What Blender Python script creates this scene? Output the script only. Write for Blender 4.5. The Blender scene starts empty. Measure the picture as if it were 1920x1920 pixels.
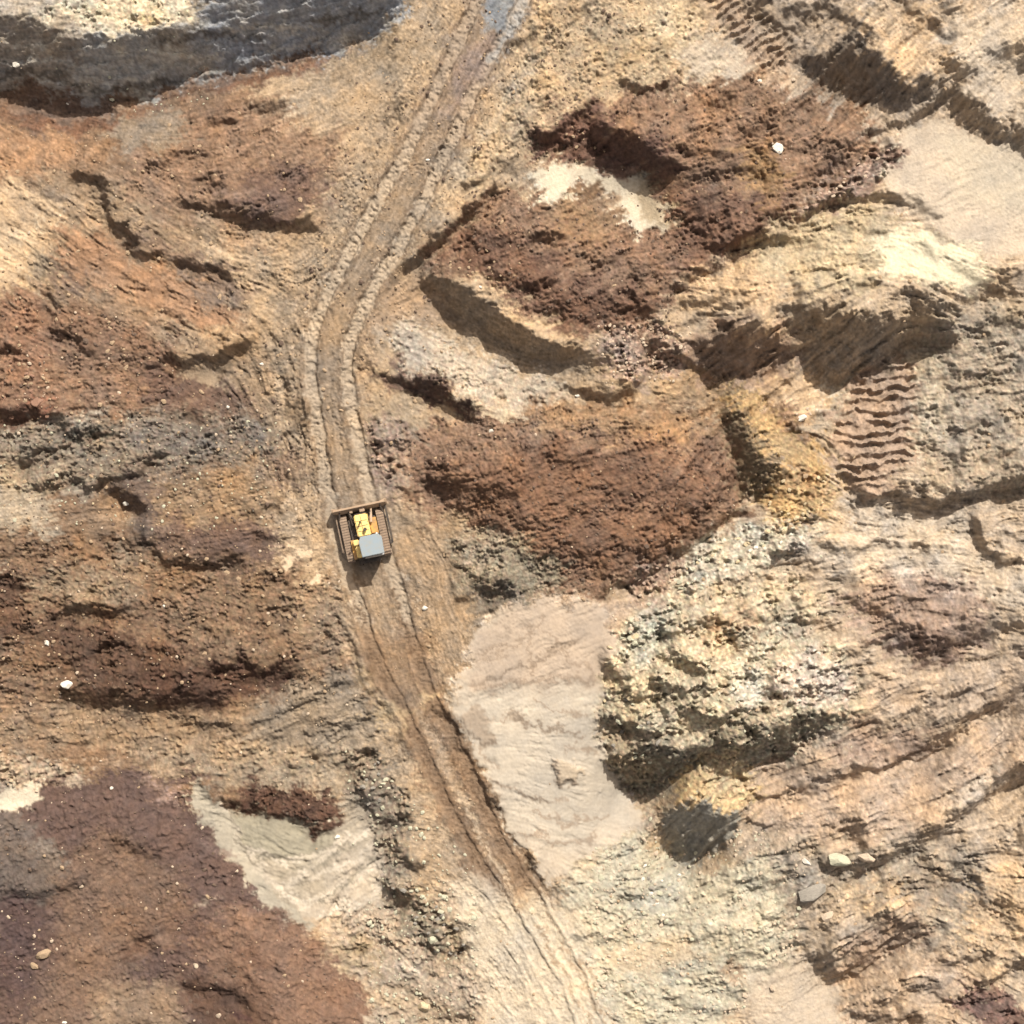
import bpy, bmesh, math, random
import numpy as np
from mathutils import Vector, Matrix
R = math.radians
random.seed(7)
S = bpy.context.scene
col = S.collection

# ------------------------------------------------------------------ camera, light, exposure
PPM = 30.0                      # photograph pixels per metre on the ground
CAMH = 120.0
cam = bpy.data.cameras.new('camera'); co = bpy.data.objects.new('camera', cam); col.objects.link(co)
co.location = (0, 0, CAMH); co.rotation_euler = (0, 0, 0)
cam.sensor_width = 36; cam.lens = 36 * CAMH / (1920 / PPM); cam.clip_end = 2000; cam.clip_start = 1
S.camera = co
SUN_EL, SUN_AZ = R(46), math.atan2(0.45, 1.0)       # azimuth clockwise from +Y
w = bpy.data.worlds.new('World'); S.world = w; w.use_nodes = True
nt = w.node_tree; bg = nt.nodes['Background']
sky = nt.nodes.new('ShaderNodeTexSky'); sky.sky_type = 'NISHITA'; sky.sun_disc = False
sky.sun_elevation = SUN_EL; sky.sun_rotation = SUN_AZ; sky.dust_density = 4.0; sky.ozone_density = 0.3; sky.air_density = 0.8
hs = nt.nodes.new('ShaderNodeHueSaturation'); hs.inputs['Saturation'].default_value = .35      # hazy, dusty daylight
wb = nt.nodes.new('ShaderNodeVectorMath'); wb.operation = 'MULTIPLY'; wb.inputs[1].default_value = (1.08, .96, .84)
nt.links.new(sky.outputs[0], hs.inputs['Color']); nt.links.new(hs.outputs[0], wb.inputs[0]); nt.links.new(wb.outputs[0], bg.inputs[0]); bg.inputs[1].default_value = 0.115
sl = bpy.data.lights.new('sun', 'SUN'); so = bpy.data.objects.new('sun', sl); col.objects.link(so)
sl.energy = 4.6; sl.angle = R(0.6); sl.color = (1.0, 0.93, 0.82)
sd = Vector((math.sin(SUN_AZ) * math.cos(SUN_EL), math.cos(SUN_AZ) * math.cos(SUN_EL), math.sin(SUN_EL)))
so.rotation_euler = sd.to_track_quat('Z', 'Y').to_euler(); so.location = (20, 60, 60)
S.view_settings.view_transform = 'Standard'; S.view_settings.look = 'None'
S.view_settings.gamma = 1; S.view_settings.exposure = 0.53; S.view_settings.use_curve_mapping = False

def W(px, py): return ((px - 960) / PPM, (960 - py) / PPM)

# ------------------------------------------------------------------ maps, 2 px cells, px -64..1984
N = 1024; CELL = 2.0; O = -64.0
rng = np.random.default_rng(11)
ax = O + CELL * np.arange(N)
PX, PY = np.meshgrid(ax, ax)                  # row index = photograph y downwards
fx = np.fft.fftfreq(N)[None, :] / CELL; fy = np.fft.fftfreq(N)[:, None] / CELL     # cycles per px
def norm(a):
    a = a - a.mean(); return a / a.std()
def noise(scale, aspect=1.0, ang=0.0, hi=None, p=1.6):
    """fractal noise, largest features about scale px (long axis scale*aspect along ang)"""
    wn = rng.standard_normal((N, N)); F = np.fft.fft2(wn)
    c, s = math.cos(ang), -math.sin(ang)
    u = (fx * c + fy * s) * aspect; v = -fx * s + fy * c
    k = np.sqrt(u * u + v * v) * scale
    A = 1 / (1 + k * k) ** (p / 2) * (1 - np.exp(-(k * 2.2) ** 2))
    if hi: A = A * np.exp(-(np.sqrt(u * u + v * v) * hi) ** 2)
    return norm(np.real(np.fft.ifft2(F * A)))
def blur(a, r):
    return np.real(np.fft.ifft2(np.fft.fft2(a) * np.exp(-2 * (math.pi * r) ** 2 * (fx ** 2 + fy ** 2))))
def samp(a, x, y):
    i = np.clip((x - O) / CELL, 0, N - 1.001); j = np.clip((y - O) / CELL, 0, N - 1.001)
    i0 = i.astype(np.int32); j0 = j.astype(np.int32); u = i - i0; v = j - j0
    return (a[j0, i0] * (1 - u) + a[j0, i0 + 1] * u) * (1 - v) + (a[j0 + 1, i0] * (1 - u) + a[j0 + 1, i0 + 1] * u) * v
def sstep(x): x = np.clip(x, 0, 1); return x * x * (3 - 2 * x)

n_a, n_b = noise(60, p=2.4), noise(60, p=2.4)
n_c, n_d = noise(14, p=1.9), noise(14, p=1.9)
WX = PX + 5.0 * n_a + 2.6 * n_c; WY = PY + 5.0 * n_b + 2.6 * n_d         # ragged outlines
def box(pts, pad):
    xs = [p[0] for p in pts]; ys = [p[1] for p in pts]
    a = int(max(0, (min(xs) - pad - O) // CELL)); b = int(min(N, (max(xs) + pad - O) // CELL + 2))
    c = int(max(0, (min(ys) - pad - O) // CELL)); d = int(min(N, (max(ys) + pad - O) // CELL + 2))
    return slice(c, max(d, c)), slice(a, max(b, a))
def segd(x, y, pts, closed):
    d = np.full(x.shape, 1e9); n = len(pts)
    for i in range(n if closed else n - 1):
        (x0, y0), (x1, y1) = pts[i], pts[(i + 1) % n]
        dx, dy = x1 - x0, y1 - y0; L = dx * dx + dy * dy + 1e-9
        t = np.clip(((x - x0) * dx + (y - y0) * dy) / L, 0, 1)
        d = np.minimum(d, (x - x0 - t * dx) ** 2 + (y - y0 - t * dy) ** 2)
    return np.sqrt(d)
def P(s): v = [float(t) for t in s.replace(',', ' ').split()]; return list(zip(v[::2], v[1::2]))
def poly(pts, soft, raw=False):
    b = box(pts, soft + 26); x, y = (PX[b], PY[b]) if raw else (WX[b], WY[b])
    ins = np.zeros(x.shape, bool); n = len(pts)
    for i in range(n):
        (x0, y0), (x1, y1) = pts[i], pts[(i + 1) % n]
        if y0 == y1: continue
        ins ^= ((y0 > y) != (y1 > y)) & (x < (x1 - x0) * (y - y0) / (y1 - y0) + x0)
    d = segd(x, y, pts, True); d = np.where(ins, d, -d)
    return b, sstep(0.5 + d / (2 * soft))
def line(pts, wd, raw=False):
    b = box(pts, wd * 2.5 + 26); x, y = (PX[b], PY[b]) if raw else (WX[b], WY[b])
    return b, np.exp(-(segd(x, y, pts, False) / (wd * 0.6)) ** 2)

# ------------------------------------------------------------------ colour of the ground (its own colour, with a little shade painted in, sRGB)
C = dict(sand=(206,186,160), white=(226,208,176), pink=(200,170,142), tan=(186,156,120), tand=(166,136,104),
  brn=(146,110,80), rbrn=(156,118,90), red=(154,112,84), orange=(184,136,96), pbrn=(114,86,76), dbrn=(108,76,58),
  grey=(156,138,116), bgrey=(128,128,128), dgrey=(112,108,100), yel=(216,194,154), grn=(216,203,174), ogrn=(164,144,116),
  olive=(184,167,140), peach=(216,176,128), purp=(164,132,114), clay=(194,168,138), rock=(134,118,100))
base = np.zeros((N, N, 3)); base[:] = C['tan']
right = sstep((PX - 1150) / 400)[..., None]
base = base * (1 - right) + np.array(C['clay']) * right
left = sstep((560 - PX) / 120)[..., None]
base = base * (1 - left) + np.array(C['brn']) * left
T = {k: np.zeros((N, N)) for k in ('clump', 'rill', 'smooth', 'rub')}   # relief classes
T['clump'][:] = 0.55; T['rill'][:] = 0.35
T['rill'][:] = 0.3 + 0.7 * right[..., 0]; T['clump'][:] = 0.6 - 0.46 * right[..., 0]
def A(c, s, soft=10, amt=1.0, t=None):
    pts = P(s) if isinstance(s, str) else s
    b, m = poly(pts, soft)
    cc = np.array(C[c] if isinstance(c, str) else c) if c is not None else None
    if cc is not None: base[b] = base[b] * (1 - (m * amt)[..., None]) + cc * (m * amt)[..., None]
    if t:
        for k, v in zip(('clump', 'rill', 'smooth', 'rub'), t): T[k][b] = T[k][b] * (1 - m) + v * m
def K(c, wd, s, amt=0.8, raw=False):
    b, m = line(P(s), wd, raw); m = (m * amt)[..., None]
    base[b] = base[b] * (1 - m) + np.array(C[c] if isinstance(c, str) else c) * m

# --- top left
A('tan', '440 160 560 120 700 80 860 0 1000 0 900 160 760 260 680 320 600 330 540 230', 25)
A('tand', '0 330 260 320 560 420 620 560 600 940 480 900 400 700 200 560 0 560', 30, t=(.5,.8,0,.2))
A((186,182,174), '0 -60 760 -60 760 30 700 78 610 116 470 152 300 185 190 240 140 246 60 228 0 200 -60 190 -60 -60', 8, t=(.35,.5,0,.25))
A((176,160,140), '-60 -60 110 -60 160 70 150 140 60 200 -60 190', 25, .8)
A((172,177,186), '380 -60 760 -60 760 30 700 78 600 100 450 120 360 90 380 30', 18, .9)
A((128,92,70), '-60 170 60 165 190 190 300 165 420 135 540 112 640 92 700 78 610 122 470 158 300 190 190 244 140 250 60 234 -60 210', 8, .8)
A('white', '70 36 110 2 130 -60 350 -60 356 34 310 52 240 58 180 64 160 54 128 30', 6, 1, (.4,.2,0,1))
K('grey', 14, '96 20 120 45 150 40 175 20', .7); K('white', 7, '15 118 40 124 36 136', .7); K('white', 6, '78 40 100 62', .7)
K('rock', 14, '345 0 365 20 372 0', .8)
K((200,180,150), 5, '160 30 200 22 250 30 300 12', .5); K((170,140,95), 9, '260 36 290 40', .8); K('dgrey', 10, '215 -10 235 8', .6)
A('orange', '-60 250 60 236 130 250 172 278 140 312 108 330 60 325 -60 345', 14, .9, (.8,.3,0,.2))
A('grey', '185 232 240 212 340 205 352 280 280 292 228 282', 14, .8)
A('rbrn', '340 205 450 190 560 252 650 262 655 340 600 400 480 425 400 420 320 405 250 362 205 342 260 290 350 280', 20, .85, (.9,.5,0,.3))
A('pbrn', '400 350 470 330 600 300 660 300 600 370 560 410 470 420', 16, .7)
A('rbrn', '420 190 560 190 640 250 560 270 470 240', 16, .6)
A('tan', '520 150 560 200 570 260 640 250 660 160 600 130', 14, .8); K('white', 11, '535 195 560 190 562 205', .5)
A('peach', '650 250 690 280 680 320 640 290', 10, .6); A('peach', '-60 345 40 345 90 352 122 400 92 450 72 500 30 540 -60 540', 14, .9, (.4,.5,.3,0))
K('tand', 9, '30 385 60 405 78 418', .6)
K('white', 7, '122 404 78 420 62 470 46 500 62 545 20 560 -40 570', .6); K('white', 5, '-40 460 40 455 78 425', .5)
A('ogrn', '60 460 120 470 150 520 90 540 50 520', 12, .5); A('pbrn', '90 490 150 500 170 530 110 545', 10, .6)
A((176,124,86), '110 420 200 440 330 520 460 600 380 625 250 560 120 500', 16, .8, (.4,1,.2,0))
A('orange', '200 510 330 560 370 600 300 610 210 560', 16, .6)
A('tan', '390 440 560 460 640 420 640 560 520 620 420 560 370 500', 18, .8); K('peach', 14, '405 455 480 450 550 465', .5)
A('pbrn', '230 440 300 450 430 500 470 560 400 560 330 500', 12, .5); K('peach', 9, '300 600 360 625 440 632 480 650', .6)
A('orange', '410 420 470 450 540 450 480 470 420 450', 8, .5)
A('tan', '740 60 900 40 860 180 700 380 640 440 600 330 690 220 760 120', 22, .7)
A('ogrn', '600 60 760 40 800 100 740 160 660 120', 20, .35)
# --- red zone, left middle
A('red', '-60 560 90 560 200 600 330 640 345 700 330 765 200 772 100 792 -60 805', 16, .8, (1,.4,0,.5))
A('rbrn', '60 640 140 620 260 660 300 740 200 780 90 770', 18, .7)
A((170,120,88), '0 560 70 570 100 640 60 720 0 700', 16, .7)
A((124,84,64), '0 760 70 740 110 770 60 800 0 800', 10, .8); K((196,120,88), 16, '62 752 82 754', .9)
A('pbrn', '250 690 420 720 500 760 430 790 300 770', 16, .7); A('tand', '330 640 470 640 490 690 430 722 345 712', 14, .8)
A('tan', '340 692 400 696 412 714 366 720', 6, .8, (0,.2,1,0)); A('tan', '490 560 600 600 600 760 520 740 480 650', 20, .7)
A('tan', '0 800 30 800 60 860 0 880', 10, .6)
A('grey', '-60 812 150 786 300 770 500 790 530 860 400 872 250 900 100 930 -60 920', 18, .9, (.8,.4,0,.8))
A((132,116,104), '180 790 420 780 520 800 500 850 330 850 200 830', 20, .6)
A('olive', '-60 880 60 900 110 960 90 1000 -60 1000', 14, .8); K('white', 9, '20 815 45 822 30 840', .6)
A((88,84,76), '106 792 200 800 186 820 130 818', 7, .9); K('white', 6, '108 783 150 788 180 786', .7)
A('tand', '190 930 260 940 280 1000 200 1010 120 980', 14, .5); K('clay', 14, '215 968 240 972', .7)
A((166,132,96), '290 900 480 880 520 930 500 985 300 985', 18, .9, (.7,.3,0,.4)); A('pbrn', '285 980 510 985 525 1040 420 1064 300 1050', 16, .75)
A((112,94,88), '215 880 300 870 290 960 270 1010 240 930', 16, .6)
A('tan', '500 760 600 780 620 1000 600 1100 520 1060 530 940', 22, .7)
A('pbrn', '500 840 570 860 560 920 510 900', 14, .5)
# --- left lower
A('brn', '-60 1000 280 1010 500 1060 640 1080 660 1300 400 1320 200 1330 -60 1330', 26, .9, (.9,.4,0,.7))
A('ogrn', '50 1070 240 1060 260 1110 180 1140 60 1130', 18, .6); A('ogrn', '210 1010 290 1050 300 1080 220 1060', 12, .5)
A('dbrn', '-60 1050 50 1070 50 1200 -60 1220', 14, .8); K('olive', 10, '0 1055 30 1065', .8)
A((152,120,86), '300 1080 500 1100 600 1180 480 1240 330 1170', 20, .5); A('rbrn', '330 1100 420 1120 540 1190 480 1200 350 1140', 14, .5)
A('dbrn', '70 1160 260 1180 360 1230 340 1310 200 1310 90 1230', 22, .85)
A((98,66,52), '250 1270 400 1240 560 1255 500 1290 440 1320 300 1320', 14, .8)
A('tan', '560 1060 660 1080 680 1200 600 1240 550 1150', 20, .5)
K('peach', 6, '545 1060 560 1072 580 1078', .4)
A((166,134,100), '-60 1315 120 1310 300 1340 480 1330 600 1310 600 1400 400 1410 200 1400 -60 1400', 20, .9, (.6,.6,0,.4))
A('orange', '-60 1300 80 1300 100 1350 -60 1350', 16, .4)
A('grey', '500 1310 640 1260 700 1280 720 1370 640 1440 520 1420 460 1380', 20, .8, (.3,1,.3,.1))
A('tan', '180 1400 500 1395 640 1400 600 1470 420 1460 280 1440', 18, .8, (.6,.4,0,.6))
A('ogrn', '350 1440 500 1430 640 1430 640 1480 440 1480', 14, .6); A('clay', '-60 1412 60 1412 160 1440 150 1465 60 1480 -60 1500', 10, .9, (.7,.2,0,1))
A('pbrn', '-60 1600 -60 1530 60 1492 130 1462 200 1446 270 1442 292 1490 372 1512 402 1562 432 1622 470 1652 492 1692 562 1732 602 1782 652 1832 682 1872 692 1990 -60 1990', 5, 1, (.55,.2,.35,.3))
A((118,104,94), '-60 1540 40 1530 120 1600 130 1680 60 1690 -60 1680', 16, .8); K((150,138,128), 18, '60 1580 95 1612', .6)
A((142,108,84), '130 1590 230 1560 330 1640 360 1700 260 1760 250 1850 120 1990 20 1990 110 1780 100 1680', 26, .8)
A((146,104,74), '200 1700 330 1690 340 1760 260 1800', 16, .5); A('red', '380 1730 480 1700 580 1740 650 1830 684 1872 692 1990 560 1990 420 1860 370 1800', 16, .75)
A('dbrn', '340 1830 420 1830 500 1860 520 1990 380 1960', 16, .8); A('tand', '180 1850 330 1840 360 1990 150 1990', 20, .7)
A((98,74,72), '-60 1690 60 1680 80 1780 40 1860 -60 1850', 14, .7); A('rbrn', '330 1480 280 1450 260 1470 290 1510', 8, .6)
K('clay', 9, '368 1698 385 1692 402 1684', .9)
A('white', '-60 1480 20 1480 82 1474 62 1498 20 1524 -60 1540', 3, .95, (0,.1,1,0))
A((166,132,118), '255 1444 290 1460 300 1485 345 1500 340 1515 296 1505 280 1470', 6, .9)
A('olive', '352 1490 372 1472 410 1500 430 1524 520 1530 590 1556 640 1550 700 1530 742 1580 712 1650 702 1722 690 1752 620 1742 562 1732 492 1692 470 1652 432 1622 402 1562', 5, 1, (0,.5,1,0))
A((166,158,130), '420 1500 500 1520 570 1550 640 1580 560 1620 480 1610 440 1570', 16, .7)
A('sand', '640 1550 720 1560 720 1680 700 1760 600 1742 560 1700 620 1660', 14, .8, (.2,.8,.8,0)); A('peach', '560 1718 680 1718 696 1740 680 1752 600 1744', 6, .6)
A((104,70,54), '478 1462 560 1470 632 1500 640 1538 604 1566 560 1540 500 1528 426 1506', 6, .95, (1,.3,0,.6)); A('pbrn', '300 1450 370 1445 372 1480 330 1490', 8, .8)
A('grey', '640 1400 720 1420 760 1500 770 1640 730 1660 700 1560 650 1540 640 1480', 10, .9, (.4,.3,.2,1)); A('olive', '640 1480 700 1540 690 1620 650 1600', 12, .7, (.1,.7,.8,0))
A('clay', '610 1740 760 1640 900 1700 960 1800 980 1990 700 1990 690 1860 640 1800', 14, .95, (.6,.5,.1,.6)); A((176,148,108), '600 1760 690 1760 720 1800 660 1830', 12, .8)
A('ogrn', '720 1640 780 1660 850 1720 880 1770 870 1800 800 1790 750 1740 718 1690', 10, .9, (.5,.3,0,1.2)); A('ogrn', '700 1830 820 1820 860 1990 720 1990', 20, .4)
# --- middle
A((200,168,126), '1000 0 1300 0 1340 80 1400 140 1280 160 1150 170 1050 200 960 300 900 360 860 330 960 150', 20, .85, (.8,.3,0,.5))
A('yel', '1180 0 1300 0 1300 80 1220 80', 20, .6); A((182,156,116), '1100 60 1260 80 1250 150 1120 130', 18, .5)
A('peach', '1120 160 1200 180 1240 160 1180 195 1110 185', 8, .6)
A('sand', '1280 80 1340 60 1430 130 1400 145 1290 140', 12, .8, (.3,.4,.5,.2))
A('rbrn', '1000 240 1050 200 1120 195 1200 172 1280 160 1400 142 1500 160 1580 190 1640 215 1615 250 1690 280 1600 320 1540 345 1500 380 1488 430 1430 470 1340 490 1290 545 1280 470 1262 420 1240 380 1200 345 1130 325 1060 305 1000 300', 7, 1, (.75,.7,0,.45))
A((124,86,72), '990 240 1050 205 1110 200 1150 240 1240 260 1260 320 1180 320 1100 300 1020 290', 12, .8)
A((150,112,82), '1280 165 1400 145 1500 165 1580 195 1630 230 1500 230 1350 200', 16, .7); A((122,84,68), '1240 330 1280 350 1500 380 1480 440 1340 490 1290 540 1270 440', 16, .6)
A((176,130,76), '1390 270 1450 290 1470 350 1440 385 1410 350', 18, .8); A('orange', '1400 255 1450 280 1440 310 1400 290', 12, .5)
A('rbrn', '930 365 1000 350 1040 385 1062 345 1088 335 1122 350 1150 385 1182 420 1242 432 1272 442 1286 480 1276 530 1250 580 1202 614 1130 630 1080 630 1000 590 940 556 880 522 800 502 782 488 832 432 872 402 920 357', 6, 1, (.75,.8,0,.45))
A((158,122,84), '1030 370 1080 340 1130 370 1180 430 1120 440 1040 420', 16, .7); A((120,82,64), '860 420 960 440 1100 520 1240 560 1190 615 1080 620 940 550 840 480', 22, .7)
A('red', '1170 430 1270 440 1285 490 1260 540 1180 500 1130 460', 16, .75)
A('white', '992 322 1078 312 1150 328 1204 346 1248 392 1252 430 1202 424 1164 392 1142 356 1092 334 1062 348 1042 372 1036 386 1020 378 1030 356 1000 336', 4, 1, (0,.2,1,0))
A((186,160,118), '1190 345 1215 345 1250 392 1248 424 1200 405 1190 380', 5, .85)  # shaded right end of the pale sand, painted darker
A('tan', '1020 385 1050 390 1040 405 1015 395', 5, .5)
A((150,120,98), '680 500 800 500 860 600 720 620 680 700 700 820 740 900 700 940 680 760', 16, .4)
A('peach', '850 515 900 545 960 590 1020 625 1080 650 1120 652 1060 620 1000 585 940 556 890 520', 6, .85, (.4,.3,.3,.3))
A('sand', '732 622 770 600 820 618 860 648 940 682 1040 710 1070 740 1010 775 960 780 890 760 850 725 790 690 740 680', 8, .9, (.3,.4,.4,.6))
A('white', '1340 430 1000 755 960 790', 4, 0)
A('yel', '890 770 1010 760 990 800 940 805 890 790', 10, .7, (.2,.3,.7,.2)); A('peach', '760 690 800 700 900 740 1000 760 900 765', 8, .4)
A('pbrn', '690 690 760 680 830 720 890 765 884 782 820 760 740 730', 8, .85, (.9,.2,0,.8)); A('ogrn', '680 745 760 735 800 770 800 790 700 790', 14, .5)
A((166,136,124), '690 780 760 790 770 850 740 940 700 900 690 840', 12, .6, (.6,.2,0,1.2))
A((182,150,130), '1110 640 1160 610 1240 600 1280 630 1300 680 1240 710 1180 720 1150 700 1140 670', 8, .9, (.4,.1,0,1.6))
A((176,136,92), '1200 700 1300 700 1340 740 1310 765 1200 745', 10, .7, (.4,.4,.2,.4)); A('peach', '1190 715 1240 705 1270 745 1200 750', 10, .6)
A('rbrn', '770 822 822 790 882 782 962 796 1002 756 1080 750 1200 752 1332 768 1372 802 1392 870 1394 930 1382 962 1332 1002 1280 1032 1230 1062 1180 1092 1100 1112 1040 1118 985 1095 1000 1040 930 1002 870 990 800 962 758 950 762 880', 6, 1, (.8,.65,0,.45))
A((176,132,88), '1000 758 1100 752 1220 755 1335 772 1370 810 1250 830 1130 815 1000 805', 18, .85); A((132,88,62), '900 850 1130 830 1330 850 1385 920 1260 1030 1080 1080 1000 1000 860 950', 26, .6)
A((128,90,70), '780 860 860 850 870 930 780 950', 16, .5); A('red', '830 905 900 920 900 950 830 950', 10, .6)
A((160,142,112), '850 1000 940 985 1000 1030 1060 1060 1060 1100 990 1120 900 1140 870 1100 840 1050', 12, .9, (.8,.2,0,.8)); A('clay', '850 1005 950 995 960 1030 890 1070', 12, .6)
A('rock', '880 1090 960 1085 980 1130 930 1140 900 1180 880 1150', 8, .8); A((160,126,90), '740 960 860 990 860 1060 880 1180 870 1290 800 1310 760 1180 740 1060', 16, .5)
A((182,148,128), '1180 1060 1260 1040 1300 1070 1290 1120 1180 1130', 8, .7, (.3,.1,0,1.6)); A('pink', '980 1130 1100 1115 1200 1130 1180 1170', 10, .8)
A('sand', '1010 1120 1060 1136 1130 1150 1168 1200 1150 1232 1132 1290 1130 1330 1120 1362 1130 1402 1142 1452 1182 1492 1212 1540 1160 1572 1100 1602 1062 1652 1020 1642 980 1582 940 1522 910 1452 870 1382 836 1325 858 1290 880 1232 890 1182 930 1152 980 1136', 6, 1, (0,.25,1,0))
A((204,190,168), '850 1310 1120 1290 1130 1360 1180 1490 1190 1540 1060 1600 960 1540 900 1430', 26, .8)
A('pink', '1010 1120 1060 1136 1130 1150 1168 1200 1150 1232 1132 1275 1000 1285 880 1300 880 1232 900 1182 950 1152', 12, .55)
A((172,142,112), '858 1330 900 1322 925 1370 920 1395 890 1380 866 1352', 5, .55); A((206,178,142), '1038 1428 1060 1422 1090 1446 1080 1466 1056 1470 1040 1450', 3, .7)
# --- right
A((180,150,124), '1310 -20 1380 -20 1480 60 1490 110 1460 150 1420 130', 8, .8, (.1,.1,.3,0))
A((172,150,126), '1370 0 1600 0 1620 60 1560 90 1500 110 1440 80', 16, .8); A('peach', '1620 0 1750 0 1780 150 1700 150 1650 110 1600 40', 12, .7, (.5,.6,0,.2))
A('sand', '1780 30 1920 20 1990 100 1990 260 1840 200 1800 130 1780 80', 14, .8, (.3,.6,.3,0)); A((150,132,114), '1480 100 1600 60 1700 150 1770 155 1700 210 1600 190 1520 160', 10, .85, (.2,1.2,.2,0))
A('sand', '1690 250 1760 215 1850 260 1990 300 1990 480 1850 480 1740 420 1680 370 1640 340', 12, .9, (.15,.35,.9,0)); A((204,188,158), '1760 250 1900 290 1990 340 1990 420 1800 380 1780 320', 24, .6)
A('purp', '1500 385 1560 335 1620 292 1680 262 1696 290 1664 332 1600 372 1540 392 1504 412', 6, .9, (.4,.1,0,1.5))
A((204,178,132), '1400 450 1500 400 1640 380 1700 420 1640 560 1500 560 1400 500', 16, .8, (.3,.8,.2,.4))
A((236,220,178), '1640 440 1730 425 1830 470 1850 540 1760 530 1660 510', 14, .95, (.1,.5,.8,0)); A('peach', '1290 520 1400 480 1470 520 1470 600 1400 612 1300 580', 14, .85, (.4,.6,.1,.2))
A((176,150,118), '1470 530 1560 560 1740 540 1780 600 1640 720 1540 720 1470 640', 16, .6, (.2,1.1,0,.1)); A((160,124,98), '1300 620 1480 610 1520 700 1400 740 1320 740 1280 660', 12, .7, (.2,1.2,0,.1))
A((214,170,120), '1420 710 1540 700 1560 760 1500 790 1440 760', 10, .7); A('grn', '1540 720 1580 730 1590 790 1540 790', 10, .6)
A((178,160,136), '1700 600 1990 560 1990 920 1740 940 1700 860 1720 700', 20, .8, (.4,.6,.1,.6)); A('grn', '1700 650 1760 640 1780 800 1720 860 1700 760', 14, .4)
A((190,156,128), '1580 760 1620 690 1700 680 1724 720 1704 860 1640 930 1590 920 1562 850', 8, .9, (.1,.1,.3,0)); A('ogrn', '1850 560 1930 560 1920 640 1800 640', 14, .5)
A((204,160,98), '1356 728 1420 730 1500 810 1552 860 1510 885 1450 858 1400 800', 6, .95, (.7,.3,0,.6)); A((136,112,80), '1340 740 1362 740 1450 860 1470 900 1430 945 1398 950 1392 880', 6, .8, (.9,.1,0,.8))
A('peach', '1440 700 1500 690 1560 760 1540 800 1490 780', 8, .6); A((160,116,84), '1440 760 1480 750 1530 830 1500 830', 8, .7); A('ogrn', '1510 780 1570 790 1560 840 1520 840', 8, .6)
A((208,164,100), '1420 950 1460 890 1540 860 1570 920 1560 980 1480 1000', 12, .85, (.6,.3,0,1.1)); A('orange', '1490 880 1530 890 1520 930 1480 920', 10, .4)
A('sand', '1550 950 1640 960 1820 960 1840 1040 1990 1050 1990 1200 1800 1100 1600 1080 1500 1040', 20, .75, (.2,.8,.2,.1)); A('peach', '1560 870 1600 930 1580 1010 1540 1000', 12, .6)
A('purp', '1600 1090 1740 1070 1850 1120 1840 1230 1740 1260 1640 1200 1590 1140', 22, .7, (.4,1,0,.3)); A('pbrn', '1680 1180 1780 1180 1790 1230 1700 1240', 16, .5)
A('grn', '1290 1040 1400 980 1480 980 1540 1000 1480 1040 1400 1080 1300 1120 1200 1180 1260 1080', 12, .85, (.4,.4,0,1.3)); A('yel', '1160 1180 1300 1120 1500 1080 1560 1120 1500 1180 1450 1200 1300 1230 1140 1300 1128 1290', 16, .8, (.4,.7,0,.9))
A((216,196,156), '1128 1300 1250 1210 1400 1180 1560 1200 1610 1300 1580 1340 1400 1350 1300 1400 1140 1400 1120 1340', 24, .85, (.5,.3,0,1.3)); A('grn', '1150 1180 1260 1150 1250 1220 1160 1250', 10, .6, (.4,.2,0,1.5))
A('grn', '1380 1220 1540 1200 1600 1290 1500 1330 1400 1330', 14, .6); A('orange', '1350 1150 1420 1150 1400 1190 1340 1210', 14, .5); A('orange', '1430 1290 1480 1310 1440 1340', 8, .4); A((128,92,52), '1360 1180 1400 1185 1380 1210', 8, .7)
A((150,142,120), '1126 1395 1270 1400 1400 1345 1600 1335 1520 1400 1440 1445 1400 1450 1300 1440 1230 1500 1170 1492 1140 1440', 5, .8, (.5,.3,0,1.3)); A('ogrn', '1126 1340 1180 1330 1240 1400 1200 1460 1140 1440', 10, .6)
A((220,182,122), '1280 1450 1330 1425 1410 1450 1412 1520 1360 1530 1310 1510 1262 1500', 6, .95, (.5,.2,0,1)); A((166,162,148), '1238 1560 1270 1505 1320 1500 1385 1525 1370 1570 1340 1605 1290 1622 1250 1600', 5, .9, (.15,.7,.2,0))
A('clay', '1200 1500 1262 1500 1240 1560 1200 1560', 8, .9, (.7,.2,0,.8))
A((196,164,134), '1420 1440 1600 1400 1760 1400 1900 1340 1990 1400 1870 1470 1700 1560 1560 1590 1420 1540', 16, .85, (.25,.9,.1,.2)); A((170,134,110), '1600 1360 1700 1370 1780 1370 1700 1420 1560 1430', 10, .6)
A('pink', '1620 1260 1760 1290 1990 1200 1990 1330 1800 1340 1640 1340', 16, .6, (.2,1,.1,0)); A('sand', '1760 1500 1830 1470 1900 1400 1880 1460 1800 1520', 8, .7)
A((170,152,128), '1440 1580 1640 1600 1700 1580 1850 1600 1830 1760 1720 1760 1600 1700 1450 1700', 18, .7, (.4,.9,0,.4)); A((150,134,118), '1690 1630 1830 1640 1830 1700 1730 1700', 14, .7)
A('peach', '1600 1680 1640 1640 1700 1680 1720 1720 1650 1700', 10, .7); A('peach', '1830 1640 1990 1620 1990 1860 1800 1780', 18, .7, (.4,.9,0,.4))
A((206,196,166), '1060 1660 1110 1600 1200 1560 1300 1640 1440 1600 1480 1700 1480 1800 1400 1860 1300 1990 1120 1990 1080 1830', 20, .9, (.25,.5,.35,.5)); A('sand', '1400 1820 1490 1800 1560 1850 1600 1990 1420 1990', 16, .8, (.1,.3,.8,.1)); A('orange', '1345 1810 1390 1805 1400 1835 1360 1840', 10, .6)
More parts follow.
